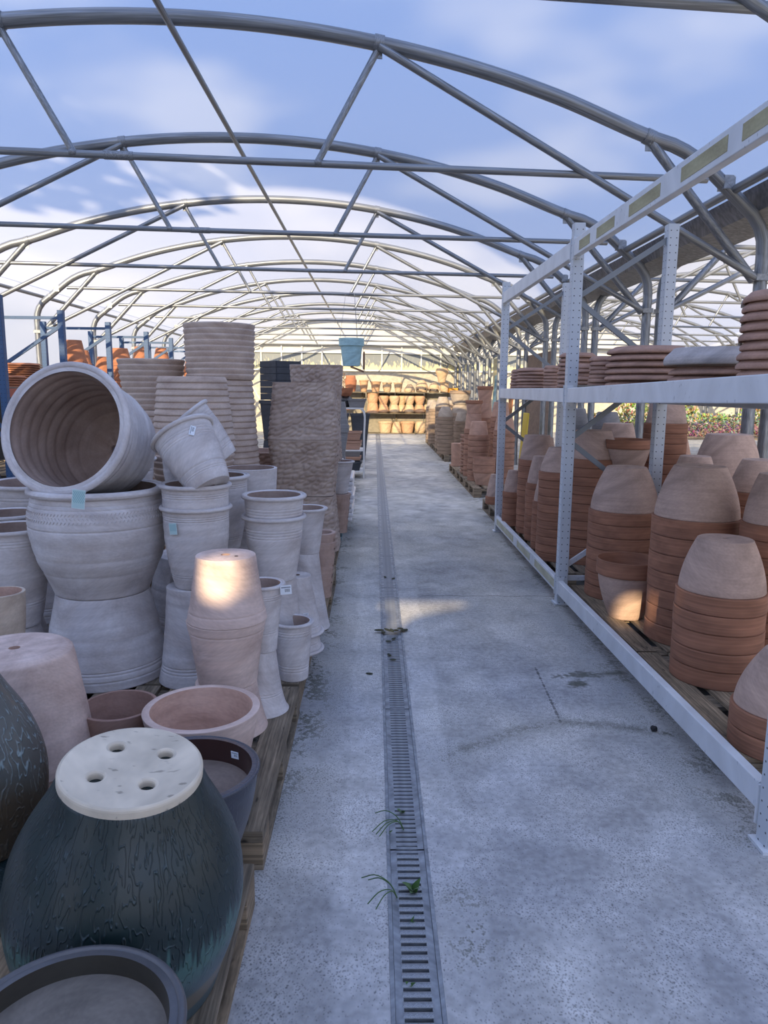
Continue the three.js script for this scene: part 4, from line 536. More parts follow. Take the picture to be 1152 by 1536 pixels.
// ---------------------------------------------------------------- hammered square planters: rounded-square walls with real dents
function hammered(key, rb, rt, h, sq, dent = 0.046, depth = 0.0125, nu = 168, nv = 52) {
  if (geoCache[key]) return geoCache[key];
  const p = [], uv = [], idx = [], sup = (a, r) => { const c = Math.cos(a), s = Math.sin(a), k = Math.pow(Math.pow(Math.abs(c), sq) + Math.pow(Math.abs(s), sq), -1 / sq); return [c * k * r, s * k * r]; };
  const cell = (x, y) => { let m = 9, m2 = 9; const ix = Math.floor(x), iy = Math.floor(y); for (let i = -1; i <= 1; i++) for (let j = -1; j <= 1; j++) { const cx = ix + i, cy = iy + j, hx = Math.sin(cx * 127.1 + cy * 311.7) * 43758.5, hy = Math.sin(cx * 269.5 + cy * 183.3) * 43758.5; const dx = cx + 0.5 + 0.42 * (2 * (hx - Math.floor(hx)) - 1) - x, dy = cy + 0.5 + 0.42 * (2 * (hy - Math.floor(hy)) - 1) - y, d = dx * dx + dy * dy; if (d < m) { m2 = m; m = d; } else if (d < m2) m2 = d; } return Math.sqrt(m2) - Math.sqrt(m); };
  const ring = (r, y, f) => { const s = p.length / 3; let L = 0, q = null; for (let i = 0; i <= nu; i++) { const a = TAU * i / nu + 0.3, [x, z] = sup(a, r); if (q) L += Math.hypot(x - q[0], z - q[1]); q = [x, z]; const d = f ? f(L, y) : 0, l = Math.hypot(x, z); p.push(x - x / l * d, y, z - z / l * d); uv.push(L, y); } return s; }, join = (a, b) => { for (let i = 0; i < nu; i++) idx.push(a + i, b + i, a + i + 1, b + i, b + i + 1, a + i + 1); };
  const dents = (L, y) => { const e = Math.min(y, h - y), k = sstep(0, 0.03, e); return depth * k * (1 - sstep(0.0, 0.42, cell(L / dent / 1.5, y / dent + 0.4 * Math.sin(L * 9)))) ; };
  let prev = ring(rb - 0.05, 0.0), c = ring(rb, 0.0); join(prev, c); prev = ring(rb, 0.001); for (let j = 1; j <= nv; j++) { c = ring(lerp(rb, rt, j / nv), h * j / nv, dents); join(prev, c); prev = c; }
  c = ring(rt - 0.004, h + 0.003); join(prev, c); prev = c; c = ring(rt - 0.026, h + 0.003); join(prev, c); prev = c; c = ring(rt - 0.03, h - 0.003); join(prev, c); prev = c; c = ring(rb - 0.03, 0.03); join(prev, c); prev = c; c = ring(0.001, 0.03); join(prev, c); c = ring(0.001, 0); const f0 = ring(rb - 0.05, 0); join(c, f0);
  const g = new THREE.BufferGeometry(); g.setAttribute('position', new THREE.Float32BufferAttribute(p, 3)); g.setAttribute('uv', new THREE.Float32BufferAttribute(uv, 2)); g.setIndex(idx); g.computeVertexNormals(); return (geoCache[key] = { g, h });
}
function hPot(g, m, label, x, y, z, down, turn = 0, group = 'hammered planters') { const t = one('hammered_planter', g.g, m, label, 'planter', group); t.position.set(x, down ? y + g.h : y, z); t.rotation.set(down ? Math.PI : 0, turn, 0); return t; }
const gH = hammered('h1', 0.272, 0.318, 0.5, 7), gH2 = hammered('h2', 0.235, 0.265, 0.56, 7), gHs = hammered('h3', 0.075, 0.113, 0.4, 2, 0.04, 0.006, 90, 26);
hPot(gH, mt.hammer, 'hammered taupe planter upside down at the foot of the square column', -0.635, P0, -6.83, true); hPot(gH, mt.hammer, 'hammered taupe planter upright in the middle of the square column', -0.635, P0 + 0.504, -6.83, false); hPot(gH, mt.hammer, 'hammered taupe planter upside down on top of the front square column', -0.635, P0 + 1.01, -6.83, true);
hPot(gH2, mt.hammer, 'rear hammered planter column, lowest planter, upright', -0.595, P0, -7.75, false); hPot(gH2, mt.hammer, 'rear hammered planter column, middle planter, upside down', -0.595, P0 + 0.565, -7.75, true); hPot(gH2, mt.hammer, 'rear hammered planter flaring above the front column', -0.595, P0 + 1.13, -7.75, false);
hPot(gH, mt.hammerPink, 'reddish hammered planter seen left of the square column', -1.2, P0 + 0.33, -7.55, false); hPot(hammered('h4', 0.24, 0.28, 0.325, 7), mt.hammerPink, 'reddish hammered base planter left of the square column', -1.2, P0, -7.55, true);
hPot(gHs, mt.hammerPink, 'small brown hammered pot at the pallet edge, lower of two nested', -0.375, P0, -5.1, false, 0, 'small hammered pots'); hPot(gHs, mt.hammerPink, 'small brown hammered pot nested behind, rim just higher', -0.378, P0 + 0.062, -5.1, false, 0, 'small hammered pots');
hPot(gHs, mt.hammerPink, 'small brown hammered pot on the blue pallet', -0.35, P0, -7.5, false, 0, 'small hammered pots');
wp(gM2, 'whitewashed pot upright above the small brown pot on the blue pallet', -0.35, P0 + 0.405, -7.5);

// ---------------------------------------------------------------- middle distance, left of the aisle
{ const r = rng(9), t = thing('wrapped_stack', 'white plastic-wrapped stack of flat packs on the blue pallet', 'package', [-0.5, P0, -8.5]); for (let i = 0; i < 14; i++) { const w = 0.52 - Math.max(0, i - 9) * 0.05, g = new RoundedBoxGeometry(w + r() * 0.03, 0.048, 0.75 + r() * 0.04, 2, 0.016); part('flat_pack', g, mt.wrap, t).position.set((r() - 0.5) * 0.02 - Math.max(0, i - 9) * 0.02, 0.026 + i * 0.049, (r() - 0.5) * 0.03); } }
function sqPot(rb, rt, h, rim = 0.02) { const k = 'sq' + [rb, rt, h, rim]; if (geoCache[k]) return geoCache[k]; const f = (r0, y0, r1, y1) => new THREE.CylinderGeometry(r1 * Math.SQRT2, r0 * Math.SQRT2, y1 - y0, 4, 1, true).rotateY(Math.PI / 4).translate(0, (y0 + y1) / 2, 0).toNonIndexed(); const fl = (r, y) => box(2 * r, 0.012, 2 * r, 0, y, 0).toNonIndexed(); const inn = f(rb - 0.015, 0.02, rt - 0.018, h); inn.scale(-1, 1, 1); const gs = [f(rb, 0, rt, h - rim), f(rt + 0.012, h - rim, rt + 0.014, h), inn, fl(rb - 0.004, 0.012)]; for (let s = 0; s < 4; s++) gs.push(box(2 * rt + 0.028, 0.006, 0.034, 0, h - 0.003, rt - 0.003).rotateY(s * Math.PI / 2).toNonIndexed()); for (let s = 0; s < 4; s++) gs.push(box(2 * rt + 0.02, 0.005, 0.014, 0, h - rim, rt + 0.005).rotateY(s * Math.PI / 2).toNonIndexed()); gs.forEach((g) => { g.computeVertexNormals(); }); return (geoCache[k] = merge(gs)); }
const sq = (label, g, m, h, x, y, z, down, turn = 0, cat = 'planter') => { const t = one('square_planter', g, m, label, cat); t.position.set(x, down ? y + h : y, z); t.rotation.set(down ? Math.PI : 0, turn, 0); return t; };
{ const g = sqPot(0.15, 0.2, 0.42, 0.05), x = -0.62, z = -11.8; sq('grey square planter upside down on the pallet past the wrapped stack', g, mt.greyPot, 0.42, x, P0, z, true); sq('grey square planter upright in the middle of its column', g, mt.greyPot, 0.42, x, P0 + 0.42, z, false); sq('grey square planter upside down on top of its column', g, mt.greyPot, 0.42, x, P0 + 0.84, z, true); }
{ const t = thing('slate_planter', 'large dark slate cube planter with planked sides, turned cornerwise', 'planter', [-1.5, 1.42, -12.0]); t.rotation.y = 0.72; const s = 0.46; for (let k = 0; k < 4; k++) for (let i = 0; i < 6; i++) { const b = part('plank', board(s - 0.004, 0.098, 0.024, 0.006), mt.slate, t); const a = k * Math.PI / 2; b.position.set(Math.sin(a) * s / 2, 0.05 + i * 0.101, Math.cos(a) * s / 2); b.rotation.y = a; } part('bottom', box(s - 0.03, 0.02, s - 0.03, 0, 0.012, 0), mt.slate, t);
  const g = sqPot(0.2, 0.24, 0.63, 0.05); sq('dark slate planter below the cube planter, upside down', g, mt.slate, 0.63, -1.5, P0, -12.0, true, 0.72); sq('dark slate planter between the base and the cube', g, mt.slate, 0.63, -1.5, P0 + 0.635, -12.0, false, 0.72); }
{ const t = thing('display_table', 'white tubular display table with an orange and a grey tray shelf', 'table', [-0.4, 0, -13.7]); const L = 0.7, w = 0.42; for (const sx of [-1, 1]) for (const sz of [-1, 1]) part('leg', tube([V(sx * w / 2, 0, sz * L / 2), V(sx * w / 2, 0.7, sz * L / 2), V(sx * w / 2, 1.18, sz * L / 2), V(sx * (w / 2 - 0.05), 1.25, sz * L / 2)], 0.013, 16, 8), mt.steelWhite, t); part('top', board(w - 0.02, 0.025, L + 0.05), mt.steelWhite, t).position.y = 1.255; for (const y of [0.12, 0.5]) part('shelf', board(w - 0.03, 0.018, L), mt.steelWhite, t).position.y = y; }
{ const tr = sqPot(0.13, 0.16, 0.16, 0.03); for (const [y, m, l, d] of [[1.269, mt.greyPot, 'dark grey square pot on the white display table corner', 0.12], [0.51, mt.tpink, 'peach square tray on the upper shelf of the display table', 0], [0.68, mt.tpink, 'second peach tray stacked on the display table shelf', 0], [0.13, mt.slate, 'dark square tray on the lowest shelf of the display table', 0]]) sq(l, tr, m, 0.16, -0.4 + (d ? 0.08 : 0), y, -13.6, false, 0, 'pot'); 
  const bag = one('bin_bag', (() => { const g = new THREE.SphereGeometry(0.16, 28, 18), p = g.attributes.position; for (let i = 0; i < p.count; i++) { const v = V(p.getX(i), p.getY(i), p.getZ(i)), k = 1 + 0.18 * fbm3(v.x * 9, v.y * 9, v.z * 9, 3); v.multiplyScalar(k); p.setXYZ(i, v.x * 0.95, Math.max(-0.09, v.y * 0.75), v.z); } g.computeVertexNormals(); return g; })(), mt.black, 'crumpled shiny black bag on the white display table', 'bag'); bag.position.set(-0.54, 1.362, -13.75);
  const bowl = one('clay_bowl', lathe([V2(0.003, 0), V2(0.1, 0), V2(0.15, 0.07), V2(0.17, 0.16), V2(0.155, 0.16), V2(0.135, 0.07), V2(0.003, 0.02), V2(0.003, 0)], 32), mt.tbright, 'orange clay bowl lying on the shiny black bag', 'bowl'); bowl.position.set(-0.56, 1.46, -13.8); }
{ const g = sqPot(0.11, 0.2, 1.05, 0.05); sq('tall tapered charcoal planter at the aisle edge beyond the display table', g, mt.slate, 1.05, -0.33, 0.002, -17.0, false, 0.1); sq('second tapered charcoal planter behind the first', g, mt.slate, 1.05, -0.8, 0.002, -17.1, false, 0); const c = sqPot(0.2, 0.22, 0.12, 0.03); for (let i = 0; i < 4; i++) sq(`${['lowest', 'second', 'third', 'topmost'][i]} flat tray in the pile between display table and charcoal planters`, c, [mt.slate, mt.tpink, mt.greyPot, mt.tyellow][i], 0.12, -0.5, 0.002 + i * 0.122, -15.2, false, 0, 'tray'); }
{ // pale blue pot hung from the tie bar by wires, seedling tray leaning under it
  const x = -0.405, y = 1.99, z = -13.06, g = lathe([V2(0.018, 0), V2(0.148, 0), V2(0.19, 0.34), V2(0.215, 0.34), V2(0.222, 0.47), V2(0.205, 0.47), V2(0.19, 0.36), V2(0.14, 0.02), V2(0.018, 0.02), V2(0.018, 0)], 48), t = thing('hanging_pot', 'pale blue rimmed pot hanging on wires above the aisle', 'pot', [x, y, z]); part('body', g, mt.blueResin, t);
  for (const [dx, dz] of [[-0.2, 0], [0.1, 0.17], [0.1, -0.17]]) part('wire', rod(V(dx, 0.46, dz), V(dx * 0.5, 3.21 - y, dz * 0.3), 0.003, 5), mt.brace, t); part('under_tray', box(0.24, 0.03, 0.3).rotateZ(-0.35).translate(0.1, -0.05, 0), mt.rust, t); part('under_bracket', box(0.03, 0.3, 0.2).translate(0.215, 0.1, -0.1), mt.rust, t); }
for (let i = 0; i < 5; i++) { const g = tcGeo(0.17, 0.1, 0.16, 0.07, 1.3, 28); const t = tcPot({ R: 0.17, disc: 0.1, bodyH: 0.16, band: 0.07, pw: 1.3, seg: 28, mb: mt.tyellow, mr: mt.tyellow }, `${['nearest', 'second', 'third', 'fourth', 'farthest'][i]} sunlit clay pot on the far left floor display`, 'pot', 'sunlit pots on the far left', -3.4 + i * 0.35, 0.002, -20.5 - i * 1.1, i % 2 === 0); }

// ---------------------------------------------------------------- far display shelf across the end of the aisle
const SZ = -27.3;
{ const t = thing('display_shelf', 'three-tier plank shelf of sunlit clay pots closing the aisle', 'shelf', [0.7, 0, SZ]); const wd = M({ name: 'shelf plank', color: col(0.3, 0.27, 0.2), map: txWood, roughness: 0.9 }); for (const [y, x0, x1] of [[1.49, -2.2, 2.04], [0.735, -1.2, 1.25], [0.015, -1.1, 1.25]]) for (const dz of [-0.13, 0.13]) part('shelf_plank', board(x1 - x0, 0.03, 0.25), wd, t).position.set((x0 + x1) / 2, y, dz); for (const x of [-1.15, 0.1, 1.2, 2.0]) { part('upright', box(0.05, 1.47, 0.05, x, 0.735, -0.2), wd, t); } for (let i = 0; i < 4; i++) part('back_board', box(1.05, 1.45, 0.02, -1.55 + i * 1.07, 0.74, -0.27), M({ name: 'back board', color: col(0.34, 0.3, 0.22), map: txDust }), t); }
const farPx = (px) => 0.06 + (px - 562) * 0.02457; // metres along the far shelf
function farPot(label, prof, px, y, o = {}) { const k = 'far' + JSON.stringify(prof); geoCache[k] ??= lathe([V2(0.003, 0), ...curve(prof, 16), V2(prof.at(-1)[0] - 0.016, prof.at(-1)[1]), V2(Math.max(0.02, prof[0][0] - 0.02), 0.03), V2(0.003, 0.03), V2(0.003, 0)], 28); const t = one(o.name || 'clay_pot', geoCache[k], o.m || mt.tyellow, label, 'pot', 'sunlit pots on the far shelf'); const h = prof.at(-1)[1]; t.position.set(farPx(px), o.down ? y + h : y, SZ + (o.dz || 0)); if (o.down) t.rotation.x = Math.PI; return t; }
const S1 = 1.507, S2 = 0.752, S3 = 0.032, or = { m: mt.torange };
farPot('tall orange pot with stacked rims at the left of the top shelf', [[0.17, 0], [0.2, 0.2], [0.22, 0.42], [0.19, 0.44], [0.17, 0.58]], 524, S1, { m: mt.tbright }); farPot('second pot of the top shelf, orange with a rolled rim', [[0.1, 0], [0.14, 0.2], [0.155, 0.36], [0.175, 0.38], [0.175, 0.42]], 543.5, S1, or); farPot('third pot of the top shelf, wide flared mouth', [[0.13, 0], [0.15, 0.15], [0.17, 0.3], [0.215, 0.37]], 561, S1, or); farPot('fourth pot of the top shelf, rounded belly', [[0.11, 0], [0.16, 0.18], [0.155, 0.28], [0.19, 0.34]], 578, S1); farPot('fifth pot of the top shelf, plain flared', [[0.1, 0], [0.14, 0.18], [0.155, 0.28], [0.18, 0.34]], 594.5, S1); farPot('low round dome on the top shelf', [[0.19, 0], [0.19, 0.1], [0.13, 0.2], [0.07, 0.28], [0.04, 0.29]], 611.5, S1); 
for (const [px, R, h, l] of [[629.5, 0.225, 0.44, 'tall strawberry dome with dark holes on the top shelf'], [647.5, 0.205, 0.35, 'shorter strawberry dome with a dark hole on the top shelf']]) { const t = thing('strawberry_pot', l, 'pot', [farPx(px), S1, SZ], 'sunlit pots on the far shelf'); part('body', lathe([V2(0.003, 0), ...curve([[R * 0.85, 0], [R, h * 0.25], [R * 0.9, h * 0.6], [R * 0.5, h * 0.92], [R * 0.2, h]], 14), V2(0.003, h)], 28), mt.tyellow, t); for (const a of [-0.75, 0.55]) { const g = new THREE.SphereGeometry(0.035, 12, 8); g.scale(1, 1, 0.4); part('planting_hole', g.translate(0, 0, R * 0.97).rotateY(a), mt.black, t).position.y = h * 0.25; } }
farPot('upright pot at the right of the top shelf carrying the urn', [[0.14, 0], [0.16, 0.15], [0.15, 0.3], [0.18, 0.36]], 663, S1); farPot('bulging two-eared urn standing highest on the shelf', [[0.13, 0], [0.16, 0.16], [0.235, 0.36], [0.22, 0.46], [0.2, 0.5]], 659, S1 + 0.362, { name: 'clay_urn' });
const cone = [[0.16, 0], [0.19, 0.1], [0.21, 0.28], [0.245, 0.36]], belly = [[0.115, 0], [0.15, 0.08], [0.19, 0.2], [0.195, 0.27], [0.16, 0.31]];
farPot('lower cone of the mirrored pair on the middle shelf', cone, 557, S2, { down: true, m: mt.torange }); farPot('upper cone of the mirrored pair on the middle shelf', cone, 557, S2 + 0.361, or);
[['first', 573, or.m], ['second', 589, mt.tyellow], ['third', 611.5, mt.tyellow], ['fourth', 626.5, mt.torange], ['hidden rear', 600, mt.tyellow]].forEach(([w, px, m], i) => { const o = { m, dz: i === 4 ? -0.16 : 0.05 }; farPot(`lower pot of the ${w} hourglass pair on the middle shelf`, belly, px, S2, { ...o, down: true }); farPot(`upper pot of the ${w} hourglass pair on the middle shelf`, belly, px, S2 + 0.311, o); });
farPot('small jar at the right end of the middle shelf', [[0.12, 0], [0.17, 0.15], [0.16, 0.28], [0.12, 0.32]], 640, S2);
farPot('orange clay pot low behind the display table', [[0.2, 0], [0.25, 0.25], [0.28, 0.34]], 515, S2 + 0.1, { m: mt.tbright, dz: 0.2 });
const tub = [[0.19, 0], [0.22, 0.18], [0.245, 0.33], [0.265, 0.34], [0.27, 0.41]]; farPot('first wide tub of the bottom shelf', tub, 576, S3); farPot('upside-down pot between the two tubs of the bottom shelf', [[0.12, 0], [0.17, 0.2], [0.2, 0.4]], 592.5, S3, { down: true }); farPot('second wide tub of the bottom shelf', tub, 609, S3, or); farPot('round handled jar of the bottom shelf', [[0.15, 0], [0.2, 0.15], [0.19, 0.32], [0.15, 0.41]], 628, S3);
{ const t = thing('dry_plant', 'dark dried twiggy plant at the left end of the top shelf', 'plant', [farPx(514), S1, SZ]); const r = rng(8), gs = []; for (let i = 0; i < 26; i++) { const a = r() * TAU, y = 0.06 + r() * 0.55, l = 0.1 + 0.1 * (0.65 - y); gs.push(rod(V(0, y, 0), V(Math.cos(a) * l, y + 0.06, Math.sin(a) * l), 0.008, 5)); } part('stem', rod(V(0, 0, 0), V(0, 0.66, 0), 0.014, 6), mt.rust, t); part('twigs', gs, mt.rust, t).userData.kind = 'stuff'; }
{ const t = thing('orange_crate', 'small orange tray beside the urn at the shelf end', 'tray', [farPx(676), S1, SZ]); part('body', [box(0.36, 0.02, 0.3, 0, 0.012, 0), box(0.36, 0.14, 0.02, 0, 0.09, 0.14), box(0.36, 0.14, 0.02, 0, 0.09, -0.14), box(0.02, 0.14, 0.3, -0.17, 0.09, 0), box(0.02, 0.14, 0.3, 0.17, 0.09, 0)], M({ color: col(0.7, 0.3, 0.03) }), t); }
// ---------------------------------------------------------------- stacks on the blue rack
const br = { mb: mt.tbright, mr: mt.tbright, seg: 28 }, BY = 1.591;
tcStack({ R: 0.185, disc: 0.115, bodyH: 0.3, band: 0.06, pw: 1.05, ...br }, 6, -4.36, -11.0, 'the nearest cone stack on the blue rack', BY); tcStack({ R: 0.13, disc: 0.08, bodyH: 0.2, band: 0.05, pw: 1.1, ...br }, 7, -4.5, -11.7, 'the small cone stack behind it on the blue rack', BY);
tcStack({ R: 0.15, disc: 0.085, bodyH: 0.22, band: 0.055, pw: 1.1, ...br }, 5, -4.52, -12.6, 'the low cone stack on the second blue bay', BY); tcStack({ R: 0.2, disc: 0.13, bodyH: 0.25, band: 0.06, pw: 1.1, ...br }, 7, -4.5, -13.4, 'the broad stack on the second blue bay', BY);
tcStack({ R: 0.17, disc: 0.11, bodyH: 0.28, band: 0.055, pw: 1.05, ...br }, 9, -4.6, -14.9, 'the stack on the third blue bay', BY); tcStack({ R: 0.22, disc: 0.11, bodyH: 0.42, band: 0.06, pw: 1.05, ...br }, 7, -4.65, -16.5, 'the tall cone stack on the fourth blue bay', BY); tcStack({ R: 0.16, disc: 0.08, bodyH: 0.3, band: 0.06, pw: 1.05, ...br }, 7, -4.5, -18.4, 'the last cone stack on the blue rack', BY);
function sqSaucers(n, s, x, y, z, desc) { const k = 'ss' + s; geoCache[k] ??= merge([new THREE.CylinderGeometry(s * 0.86 * Math.SQRT2 / 1, s * Math.SQRT2, 0.026, 4).rotateY(Math.PI / 4).translate(0, 0.013, 0).toNonIndexed(), box(2 * s + 0.012, 0.006, 2 * s + 0.012, 0, 0.003, 0)]); for (let i = 0; i < n; i++) one('square_saucer', geoCache[k], mt.tbright, i === n - 1 ? `topmost square saucer of ${desc}` : `${ORD[n - 1 - i]} saucer from the top of ${desc}`, 'saucer', 'square saucers of ' + desc).position.set(x, y + i * 0.0275, z); }
sqSaucers(11, 0.165, -4.52, BY, -9.75, 'the tall square stack on the blue rack'); sqSaucers(5, 0.13, -4.42, BY, -9.2, 'the low square stack in front on the blue rack'); sqSaucers(6, 0.12, -4.75, BY, -10.15, 'the square stack behind on the blue rack'); sqSaucers(4, 0.13, -4.72, BY, -9.1, 'the square stack nearest the first blue post');
// ---------------------------------------------------------------- right of the gutter: boards, planting bench, wall, cable
{ const mk = (label, x, z, w, h, m, tilt) => { const t = one('leaning_board', board(0.03, h, w, 0.006), m, label, 'board'); t.position.set(x, h / 2 + 0.01, z); t.rotation.z = tilt; return t; }; mk('brown storage cabinet side behind the gutter posts', 3.62, -16.5, 2.6, 2.4, M({ name: 'brown panel', color: col(0.27, 0.19, 0.14), map: txDust }), 0); mk('orange-brown board leaning beside the gutter post', 3.35, -18.5, 0.5, 1.9, M({ color: col(0.42, 0.19, 0.09), map: txDust }), -0.08); mk('light blue sheet leaning between the far gutter posts', 3.3, -20.4, 0.9, 2.0, M({ color: col(0.2, 0.36, 0.42), map: txDust }), -0.06); mk('pale yellow board standing behind the light blue sheet', 3.5, -21.5, 1.2, 2.5, M({ color: col(0.55, 0.5, 0.3), map: txDust }), 0); mk('yellow panel low behind the pink stacks', 2.66, -13.2, 0.4, 1.2, M({ color: col(0.62, 0.46, 0.06) }), -0.06); }
one('supply_cable', tube([V(4.6, 2.28, -12), V(5.6, 2.25, -12.2), V(5.75, 2.2, -12.2), V(6.2, 2.38, -12.3), V(6.35, 2.4, -12.3), V(7.0, 2.42, -12.4), V(8.2, 2.75, -12.5)], 0.022, 60, 6), mt.brace, 'dark cable sagging across the bay right of the gutter', 'cable');
{ const r = rng(21), bench = thing('planting_bench', 'long low planting bench in the bay right of the gutter', 'bench', [8.2, 0, -17]); part('top', board(6, 0.06, 2.4), mt.woodGrey, bench).position.y = 0.62; for (const x of [-2.8, 0, 2.8]) for (const z of [-1, 1]) part('leg', box(0.08, 0.6, 0.08, x, 0.3, z), mt.woodGrey, bench);
  const leafG = new THREE.SphereGeometry(1, 5, 3); leafG.scale(1, 0.28, 0.5); const m4 = new THREE.Matrix4(), qq = new THREE.Quaternion(), e = new THREE.Euler();
  const clump = (label, n, fx, c0, c1, s) => { const im = new THREE.InstancedMesh(leafG, M({ name: 'foliage', color: col(1, 1, 1), roughness: 0.8 }), n), cc = new THREE.Color(); im.name = numbered('planted_foliage'); tag(im, label, 'plants'); im.userData.kind = 'stuff'; im.castShadow = im.receiveShadow = true; for (let i = 0; i < n; i++) { const p = fx(r); e.set(r() * 3, r() * 6, r() * 3); const k = s * (0.6 + r()); m4.compose(V(...p), qq.setFromEuler(e), V(k, k, k)); im.setMatrixAt(i, m4); cc.setRGB(...c0.map((v, j) => lerp(v, c1[j], r()))); im.setColorAt(i, cc); } scene.add(im); };
  clump('pinkish low flowers massed along the front of the bench', 2600, (r) => [5.6 + r() * 5.4, 0.66 + 0.3 * r() * r(), -15.9 - r() * 0.9], [0.16, 0.05, 0.08], [0.3, 0.24, 0.22], 0.035); clump('grey-green herbs massed along the middle of the bench', 2600, (r) => [5.4 + r() * 5.6, 0.66 + 0.5 * r() * r(), -16.8 - r() * 0.7], [0.16, 0.21, 0.13], [0.4, 0.43, 0.3], 0.035); clump('yellow-green shrubs behind the bench', 3200, (r) => { const k = Math.floor(r() * 6); const a = r() * TAU, q = Math.sqrt(r()); return [5.5 + k * 1.05 + Math.cos(a) * q * 0.5, 0.6 + r() * (0.45 + 0.3 * (k % 3)), -18.6 + Math.sin(a) * q * 0.5]; }, [0.14, 0.17, 0.05], [0.55, 0.5, 0.2], 0.05); }
// ---------------------------------------------------------------- weeds and litter in the drain
function weed(label, x, z, leaves, seed, s = 1) { const r = rng(seed), t = thing('weed', label, 'plant', [x, -0.012, z]); for (let i = 0; i < leaves; i++) { const L = s * (0.03 + r() * 0.035), w = s * (0.006 + r() * 0.008), g = new THREE.PlaneGeometry(w * 2, L, 2, 5), p = g.attributes.position; for (let k = 0; k < p.count; k++) { const v = p.getY(k) / L + 0.5; p.setXYZ(k, p.getX(k) * Math.sin(Math.PI * Math.min(1, v * 0.85 + 0.12)), v * L * 0.9, v * v * L * 0.55); } g.computeVertexNormals(); const m = part('leaf', g, mt.leaf, t); m.rotation.set(0.15 + r() * 0.3, r() * TAU, 0); m.position.y = 0.0; } return t; }
function blades(label, x, z, n, seed) { const r = rng(seed), t = thing('grass_tuft', label, 'plant', [x, -0.01, z]); for (let i = 0; i < n; i++) { const a = Math.PI + (r() - 0.5) * 2.2, L = 0.06 + r() * 0.05, pts = [V(0, 0, 0), V(Math.cos(a) * L * 0.3, L * 0.5, Math.sin(a) * L * 0.3), V(Math.cos(a) * L * 0.8, L * 0.65, Math.sin(a) * L * 0.8), V(Math.cos(a) * L * 1.3, L * 0.4, Math.sin(a) * L * 1.3)]; const g = tube(pts, 0.0018, 10, 4); part('blade', g, mt.leaf, t); } return t; }
weed('broad-leaved green weed growing from the near drain slots', 0.135, -2.16, 6, 4, 1.1); blades('grass tuft bending left out of the near drain', 0.085, -2.13, 4, 5); weed('tiny weed just below the broad-leaved one in the drain', 0.12, -2.02, 3, 6, 0.5); weed('small weed at the drain grate joint', 0.06, -2.48, 3, 7, 0.6); weed('small pale weed in the nearest drain slots', 0.105, -1.78, 3, 8, 0.6); blades('thin upright stalks in the drain by the first joint', 0.12, -2.5, 4, 9); weed('thin weed rising between the slots above the joint', 0.115, -2.62, 3, 10, 0.8);
{ const t = thing('leaf_litter', 'dark leaves lying across the drain joint in the sunlit patch', 'leaves', [0.125, 0.004, -4.74]); const r = rng(31); for (let i = 0; i < 7; i++) { const g = new THREE.SphereGeometry(0.02 + 0.012 * r(), 8, 5); g.scale(1.3, 0.22, 0.6); const m = part('leaf', g, mt.mossy, t); m.position.set((i / 6 - 0.5) * 0.17, 0.004 + r() * 0.014, (r() - 0.5) * 0.06); m.rotation.set(0, r() * 6, (r() - 0.5) * 0.8); } for (const [x, z, k] of [[0.1, -4.55, 0], [0.135, -4.6, 1], [0.1, -4.3, 2], [0.12, -4.22, 3], [0.17, -6.15, 4], [0.1, -6.2, 5], [-0.02, -4.0, 6]]) { const g = new THREE.SphereGeometry(0.016, 8, 5); g.scale(1.4, 0.25, 0.7); const q = one('fallen_leaf', g, mt.mossy, ['dead leaf nearest the leafy drain joint', 'dead leaf right of it on the grate', 'left of two dead leaves further down the grate', 'right of two dead leaves further down the grate', 'dead leaf at the right drain edge beyond the sun patch', 'dead leaf at the left drain edge beyond the sun patch', 'smudged dead leaf on the concrete left of the drain'][k], 'leaf'); q.position.set(x, 0.005, z); q.rotation.y = k; } }
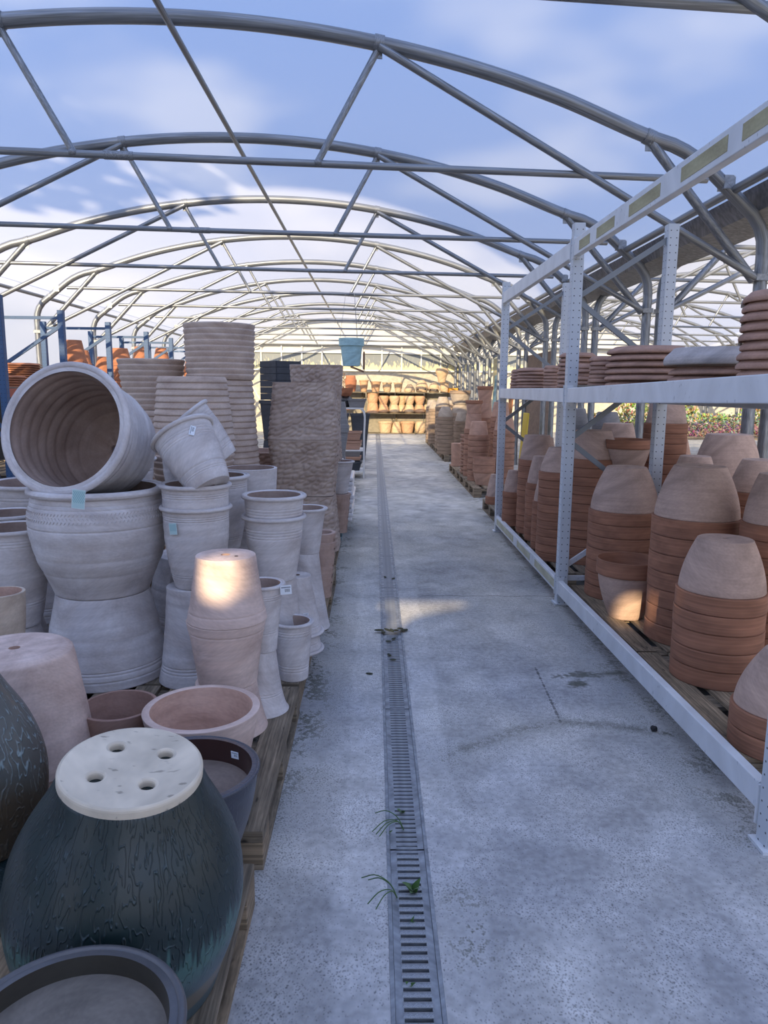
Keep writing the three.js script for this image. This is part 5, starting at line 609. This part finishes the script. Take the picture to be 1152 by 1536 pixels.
{ const r = rng(77), g = new THREE.IcosahedronGeometry(0.017, 1), p = g.attributes.position; for (let i = 0; i < p.count; i++) { const k = 1 + 0.2 * n3(p.getX(i) * 60, p.getY(i) * 60, p.getZ(i) * 60); p.setXYZ(i, p.getX(i) * k, p.getY(i) * k * 0.8, p.getZ(i) * k); } g.computeVertexNormals(); const q = one('dark_pebble', g, M({ color: col(0.02, 0.02, 0.022), roughness: 0.9 }), 'dark pebble lying against the low rack beam', 'pebble'); q.position.set(1.345, 0.012, -3.3); }
// ---------------------------------------------------------------- unseen trees behind the camera, placed to soften the edge of the shade
{ const r = rng(15), g = new THREE.SphereGeometry(1, 4, 3); g.scale(1, 0.3, 0.7); [[-6.9, 9.4, 8.2, 2.6], [-11.2, 11, 5.5, 2.0]].forEach(([x, z, y, R], k) => { const t = thing('garden_tree', ['broadleaf tree outside beside the near wall', 'second broadleaf tree further out by the near wall'][k], 'tree', [x, -0.2, z]); part('trunk', new THREE.CylinderGeometry(0.16, 0.26, y, 10).translate(0, y / 2, 0), mt.wood, t); const n = 2600, im = new THREE.InstancedMesh(g, M({ name: 'tree leaf', color: col(0.06, 0.11, 0.03) }), n), m4 = new THREE.Matrix4(), q = new THREE.Quaternion(), e = new THREE.Euler(); im.name = 'crown'; im.userData.kind = 'stuff'; for (let i = 0; i < n; i++) { const d = V(r() - 0.5, r() - 0.5, r() - 0.5).normalize().multiplyScalar(R * Math.pow(r(), 0.42)).multiply(V(0.75, 1.5, 0.5)); e.set(r() * 6, r() * 6, r() * 6); const s = 0.14 + r() * 0.1; m4.compose(V(d.x, y + d.y, d.z), q.setFromEuler(e), V(s, s, s)); im.setMatrixAt(i, m4); } t.add(im); }); }

// ---------------------------------------------------------------- draw
const twice = Object.entries(labels).filter(([, n]) => n > 1); if (twice.length) console.log('labels used twice: ' + JSON.stringify(twice).slice(0, 1500));
const renderer = new THREE.WebGLRenderer({ antialias: true });
renderer.toneMapping = THREE.LinearToneMapping; renderer.toneMappingExposure = EXPOSURE; renderer.shadowMap.enabled = true;
renderer.setSize(W, H);
renderer.render(scene, camera);
